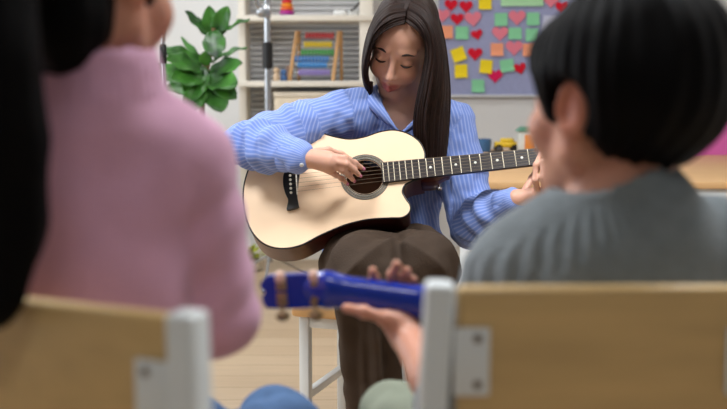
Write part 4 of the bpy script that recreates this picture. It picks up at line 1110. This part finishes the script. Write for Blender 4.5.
def boy_body():
    V = Vol((-.03, .86, 0), (.56, 1.56, 1.18), .0035)
    head_prims(V, bF, bHC, bS)
    V.add(cap(bHC+bF @ V3(0, -.03, -.05), bnb+V3(0, .0, -.02), .045, .047), .025)
    kid_torso(V, bch, bp_, bsL, bsR, bnb, -.014)
    for S, E_, W in ((bsL, beL, bwL), (bsR, beR, bwR)):
        V.chain([S, S*.5+E_*.5, E_], [.036, .031, .027], .02); V.chain([E_, E_*.6+W*.4, W], [.029, .027, .0195], .012)
    V.add(cap(bwL, at(398, 322, 1.245), .0195, .018), .012)
    for p in ((383, 312, 1.256), (393, 313, 1.258), (402, 315, 1.258), (411, 318, 1.256)): V.add(cap(at(401, 326, 1.246), at(*p), .015, .0085), .008)
    V.add(cap(at(404, 328, 1.242), at(386, 319, 1.234), .0155, .0115), .01)
    fingers(V, tips, [.0078, .0080, .0078, .0068, .0090])
    V.add(cap(bwR, at(632, 346, 1.22), .018, .018), .012); fingers(V, rtips, [.0075]*5)
    for h, k, a in ((cxL, ckL, caL), (cxR, ckR, caR)):
        V.chain([h, k], [.055, .040], .03); V.chain([k, k*.6+a*.4, a], [.038, .037, .026], .02)
        V.add(cap(a, a+V3(0, .11, -.045), .028, .02), .02)
    me = V.mesh('person'); relax(me, 1, .4); head_attrs(me, bF, bHC, bS); return me
boy = link('person', boy_body(), SKB); origin_to(boy, (bp_[0], bp_[1], CHT))
tag(boy, 'boy with short black hair in a grey sweater seen from behind at right', 'person')
BROWK = mat('brow_black', (30, 26, 26), .6)
face_bits(bF, bHC, bS, boy, BROWK)
def boy_hair():
    V = Vol(bHC-.17, bHC+V3(.17, .17, .19), .0032)
    H = lambda *p: bHC+bS*(bF @ np.array(p, float))
    V.add(ell(H(.012, -.026, .042), (.102, .099, .099), bF), .01)
    V.add(ell(H(.000, -.050, .012), (.076, .066, .070), bF), .03)
    V.add(cap(H(-.035, .050, .050), H(.045, .050, .050), .032, .032), .03)
    for q in (1, -1): V.add(cap(H(q*.074, .028, .03), H(q*.070, .022, -.018), .017, .009), .012)
    V.cut(ell(H(0, .080, -.045), (.072, .062, .098), bF), .006)
    for q in (1, -1): V.cut(cap(H(q*.070, -.008, -.004), H(q*.12, -.010, -.004), .026, .032), .006); V.cut(cap(H(q*.075, .012, -.075), H(q*.11, .0, -.08), .045, .05), .012)
    V.cut(cap(H(-.1, -.02, -.118), H(.1, -.02, -.118), .034, .034), .012)
    me = V.mesh('hair')
    q0_ = (get_co(me)-bHC) @ bF
    def tuft(c):
        q = (c-bHC) @ bF; th = np.arctan2(q[:, 0], -q[:, 1]+.02); lo = np.clip((.06-q[:, 2])/.1, 0, 1)
        return .0010*np.sin(th*34+6*vnoise(q*V3(1, 1, .4), 18, 2))+.004*vnoise(q*V3(1, 1, .35), 30, 3)+lo*.0012*np.sin(th*17+2)
    displace(me, tuft); 
    return me
link('hair', boy_hair(), HBLK, boy)
def ribs(me, c0, M, n, amp, zlo, zhi):
    def fn(c):
        q = (c-c0) @ M; th = np.arctan2(q[:, 0], q[:, 1]); w = (np.clip((q[:, 2]-zlo)/.004, 0, 1))*np.clip((zhi-q[:, 2])/.004, 0, 1)
        return amp*np.cos(th*n)*w
    displace(me, fn)
def sweater(nb_, hc, ch, pel, sL, sR, bones, colh, colr, n, box, cutw, h=.0035, seed=0, sleeve_end=(1., 1.), tilt=(0, 0, 1), wf=1., kk=.03, rr=(.050, .047, .043)):
    V = Vol(*box, h)
    kid_torso(V, ch, pel, sL, sR, nb_, .004, wf)
    for (S, E_, W), se in zip(bones, sleeve_end):
        V.chain([S, S*.5+E_*.5, E_], rr, kk)
        if se > 0: V.chain([E_, E_*.4+W*.6, E_*(1-se)+W*se], [.043, .040, .034], .02)
    u = unit(tilt); x = unit(sR-sL); x = unit(x-u*np.dot(x, u)); y = np.cross(u, x)
    M = np.stack([x, y, u], 1)
    V.add(cap(nb_-u*.035, nb_+u*(colh-.005), colr+.012, colr), .018)
    V.cut(cap(nb_+u*(colh-.010), nb_+u*(colh+.03), colr-.007, colr+.004), .003)
    me = V.mesh('sweater'); relax(me, 1, .4)
    def folds(c):
        nn = .003*vnoise(c, 13, 1+seed)+.0016*vnoise(c, 30, 2+seed)
        for (S, E_, W) in bones:
            for a, b, am in ((S, E_, .0045), (E_, W, .004)):
                t, d = seg_param(c, a, b); e = unit(b-a); x_ = unit(np.cross(e, V3(0, 1, .2)))
                w_ = np.exp(-(d/.055)**4)*np.clip(t*4, 0, 1)*np.clip((1.0-t)*8+.3, 0, 1)
                nn = nn+am*w_*np.sin(t*16+2.5*((c-a) @ x_)/.04+2*vnoise(c, 11, 7+seed))
        return nn
    displace(me, folds); ribs(me, nb_, M, n, .0016, -.012, colh-.004); return me, M
me, Mb = sweater(bnb+V3(0, .0, .004), bHC, bch, bp_, bsL, bsR, [(bsL, beL, bwL), (bsR, beR, bwR)], .030, .060, 46, ((-.03, .88, .44), (.56, 1.36, 1.00)), None, seed=20, sleeve_end=(.0, .86), tilt=(-.48, .02, 1))
link('sweater', me, KNIT, boy)
def kid_trousers(pel, hips, knees, ankles, box, r=.062, seed=0):
    V = Vol(*box, .004)
    V.add(ell(pel-V3(0, 0, .01), (.128, .108, .080)), .03)
    for h_, k, a in zip(hips, knees, ankles): V.chain([h_, k], [r+.008, r-.006], .03); V.chain([k, k*.5+a*.5, a], [r-.007, r-.010, r-.012], .02)
    for a in ankles: V.cut(cap(a-V3(0, 0, .05), a, .05, .046), .004)
    me = V.mesh('trousers'); relax(me, 1, .4)
    displace(me, lambda c: .004*vnoise(c, 16, seed)+.002*vnoise(c, 40, seed+1)+.0025*np.sin(c[:, 1]*70+c[:, 2]*50+3*vnoise(c, 10, seed+2))); return me
link('trousers', kid_trousers(bp_, (cxL, cxR), (ckL, ckR), (caL, caR), ((-.05, .88, .03), (.46, 1.58, .68)), seed=31), KTR, boy)
SNK = mat('sneaker_white', (214, 214, 210), .6)
def shoes(o, ank, d, m):
    d = unit(d); s = unit(np.cross(d, V3(0, 0, 1))); M = np.stack([s, d, V3(0, 0, 1)], 1)
    for a in ank: MB().box(a+d*.05+V3(0, 0, -.066), (.075, .21, .026), M, bev=.011, seg=3).sphere(a+d*.08+V3(0, 0, -.05), (.036, .075, .032), M).sphere(a+d*.0+V3(0, 0, -.03), (.034, .048, .045), M).build('shoe', m, o)
shoes(boy, (caL, caR), V3(0, 1, 0), SNK)

# ================================================================== girl
SKG = skin_mat('skin_girl', (188, 134, 112))
PINKS = mat('pink_sweater', (208, 160, 186), .85, .15, var=.06, vscale=25, bump=.3, bscale=280, sheen=.2)
JEAN = mat('blue_jeans', (72, 98, 134), .85, .2, var=.25, vscale=50, bump=.35, bscale=400)
gp = V3(-.275, 1.01, .53)
gnb = at(99, 93, .985); gsR, gsL = at(190, 160, 1.01), at(2, 166, .955)
geR, gwR = at(214, 314, 1.04), at(186, 300, 1.24)
geL, gwL = at(-40, 335, 1.04), at(20, 310, 1.24)
gF = head_axes((.48, .87, -.12), R(0)); gS = .92
gHC = at(86, -28, 1.0)
gd = V3(.40, .916, 0)
gch = gnb*.5+gp*.5+V3(0, 0, .02)
gxR, gxL = V3(-.215, 1.03, .50), V3(-.32, 1.05, .50)
gkR, gkL = at(278, 430, 1.34), at(186, 433, 1.30)
gaR, gaL = V3(gkR[0]+.02, 1.42, .08), V3(gkL[0]+.02, 1.46, .08)
gtR = [[(176+a*3, 292-b*6, 1.225), (164+a*2, 286-b*5, 1.235), (155+a*2, 284-b*4, 1.235), (149+a*2, 287-b*4, 1.225)] for a, b in ((0, 2), (0, 0), (0, -2), (1, -4))]+[[(180, 292, 1.20), (170, 282, 1.195), (162, 277, 1.20)]]
gtL = [[(32+a*3, 312-b*6, 1.215), (46+a*2, 304-b*5, 1.22), (56+a*2, 302-b*4, 1.22), (62+a*2, 305-b*4, 1.21)] for a, b in ((0, 2), (0, 0), (0, -2), (1, -4))]+[[(28, 310, 1.19), (40, 298, 1.185), (48, 293, 1.19)]]
def girl_body():
    V = Vol((-.62, .74, 0), (.06, 1.66, 1.30), .0035)
    head_prims(V, gF, gHC, gS)
    V.add(cap(gHC+gF @ V3(0, -.03, -.05), gnb+V3(0, 0, -.02), .044, .046), .025)
    kid_torso(V, gch, gp, gsL, gsR, gnb, -.014, .84)
    for S, E_, W in ((gsL, geL, gwL), (gsR, geR, gwR)):
        V.chain([S, S*.5+E_*.5, E_], [.034, .030, .026], .02); V.chain([E_, E_*.6+W*.4, W], [.028, .026, .0185], .012)
    V.add(cap(gwR, at(178, 294, 1.22), .017, .017), .012); fingers(V, gtR, [.0074]*5)
    V.add(cap(gwL, at(30, 314, 1.21), .017, .017), .012); fingers(V, gtL, [.0074]*5)
    for h, k, a in ((gxL, gkL, gaL), (gxR, gkR, gaR)):
        V.chain([h, k], [.053, .038], .03); V.chain([k, k*.6+a*.4, a], [.036, .035, .025], .02); V.add(cap(a, a+gd*.11-V3(0, 0, .045), .027, .02), .02)
    me = V.mesh('person'); relax(me, 1, .4); head_attrs(me, gF, gHC, gS); return me
girl = link('person', girl_body(), SKG); origin_to(girl, (gp[0], gp[1], CHT))
tag(girl, 'girl with a long black ponytail in a pink sweater seen from behind at left', 'person')
face_bits(gF, gHC, gS, girl, BROWK)
def girl_hair():
    V = Vol((-.58, .70, .62), (-.06, 1.18, 1.34), .0035)
    H = lambda *p: gHC+gS*(gF @ np.array(p, float))
    V.add(ell(H(0, -.024, .042), (.080, .100, .088), gF), .01)
    V.add(ell(H(0, -.056, -.045), (.060, .046, .066), gF), .03); V.add(ell(H(.016, -.044, -.062), (.052, .040, .050), gF), .02)
    V.add(cap(H(-.045, .05, .07), H(.045, .05, .07), .026, .026), .03)
    for q in (1, -1): V.add(cap(H(q*.072, .026, .02), H(q*.070, .020, -.03), .010, .006), .012)
    V.cut(ell(H(0, .082, -.045), (.068, .064, .108), gF), .006)
    for q in (1, -1): V.cut(cap(H(q*.066, -.008, -.006), H(q*.12, -.010, -.006), .022, .03), .006)
    V.cut(cap(H(-.1, .0, -.115), H(.1, .0, -.115), .03, .03), .012)
    P = [H(0, -.10, .05), at(4, -60, .83), at(-26, -10, .80), at(-24, 60, .795), at(-14, 140, .80), at(-13, 220, .805), at(-13, 288, .800)]
    V.chain(P, [.030, .036, .040, .044, .044, .044, .036], .02, ax=V3(0, 1, 0), fl=.62)
    me = V.mesh('hair'); relax(me, 1, .4)
    def tuft(c):
        n = .003*vnoise(c*V3(1, 1, .12), 60, 2)+.003*vnoise(c*V3(1, 1, .2), 28, 4)
        return n
    displace(me, tuft); return me
link('hair', girl_hair(), HBLK, girl)
me, Mg = sweater(gnb, gHC, gch, gp, gsL, gsR, [(gsL, geL, gwL), (gsR, geR, gwR)], .036, .056, 44, ((-.62, .72, .44), (.06, 1.40, 1.10)), None, seed=50, sleeve_end=(.9, .9), wf=.84, kk=.010, rr=(.047, .047, .044))
link('sweater', me, PINKS, girl)
link('trousers', kid_trousers(gp, (gxL, gxR), (gkL, gkR), (gaL, gaR), ((-.60, .74, .03), (.06, 1.66, .68)), .060, seed=61), JEAN, girl)
shoes(girl, (gaL, gaR), gd, SNK)
# ================================================================== light and camera
LAMP = bpy.data.materials.new('lamp_diffuser'); LAMP.use_nodes = True
b = LAMP.node_tree.nodes['Principled BSDF']; b.inputs['Emission Color'].default_value = (1, .97, .93, 1); b.inputs['Emission Strength'].default_value = 3
def area(name, loc, size, power, col, rot, sy=None):
    l = bpy.data.lights.new(name, 'AREA'); l.energy = power; l.color = col; l.shape = 'RECTANGLE'; l.size = size; l.size_y = sy or size
    o = bpy.data.objects.new(name, l); COL.objects.link(o); o.location = loc; o.rotation_euler = rot; return o
LP = [(-.9, 1.75, 50), (.9, 1.75, 50), (-.9, 4.7, 13), (1.1, 4.7, 2), (0, -.7, 9)]  # last one is an added fill behind the camera for the children's backs
for i, (x, y, p) in enumerate(LP):
    t = thing('unseen_ceiling_lamp', 'unseen square white ceiling lamp above the classroom', 'lamp', (x, y, H), group='ceiling lamps')
    MB().box((x, y, H-.03), (.64, .64, .05), bev=.006).build('housing', WHITE, t)
    MB().box((x, y, H-.058), (.58, .58, .006)).build('diffuser', LAMP, t, sm=False)
    area('unseen_ceiling_light', (x, y, H-.07), .58, p, (.93, .965, 1.), (0, 0, 0))
area('window_daylight', (X0-.12, 3.4, 1.65), 2.9, 74, (.90, .95, 1.), (0, R(-90), 0), 1.45)
bpy.data.objects['window_daylight'].data.size = 1.45; bpy.data.objects['window_daylight'].data.size_y = 2.9
w = bpy.data.worlds.new('world'); SC.world = w; w.use_nodes = True
bg = w.node_tree.nodes['Background']; bg.inputs['Color'].default_value = (.75, .85, 1, 1); bg.inputs['Strength'].default_value = .8
cam = bpy.data.cameras.new('camera'); co = bpy.data.objects.new('camera', cam); COL.objects.link(co)
co.location = (0, 0, CH); co.rotation_euler = (R(90)-PITCH, 0, 0)
cam.sensor_width = 36; cam.lens = F*36/727; cam.clip_start = .02
cam.dof.use_dof = True; cam.dof.focus_distance = 2.58; cam.dof.aperture_fstop = 3.2
SC.camera = co
SC.view_settings.view_transform = 'Standard'; SC.view_settings.look = 'None'; SC.view_settings.gamma = 1; SC.view_settings.exposure = 0
SC.view_settings.use_curve_mapping = False
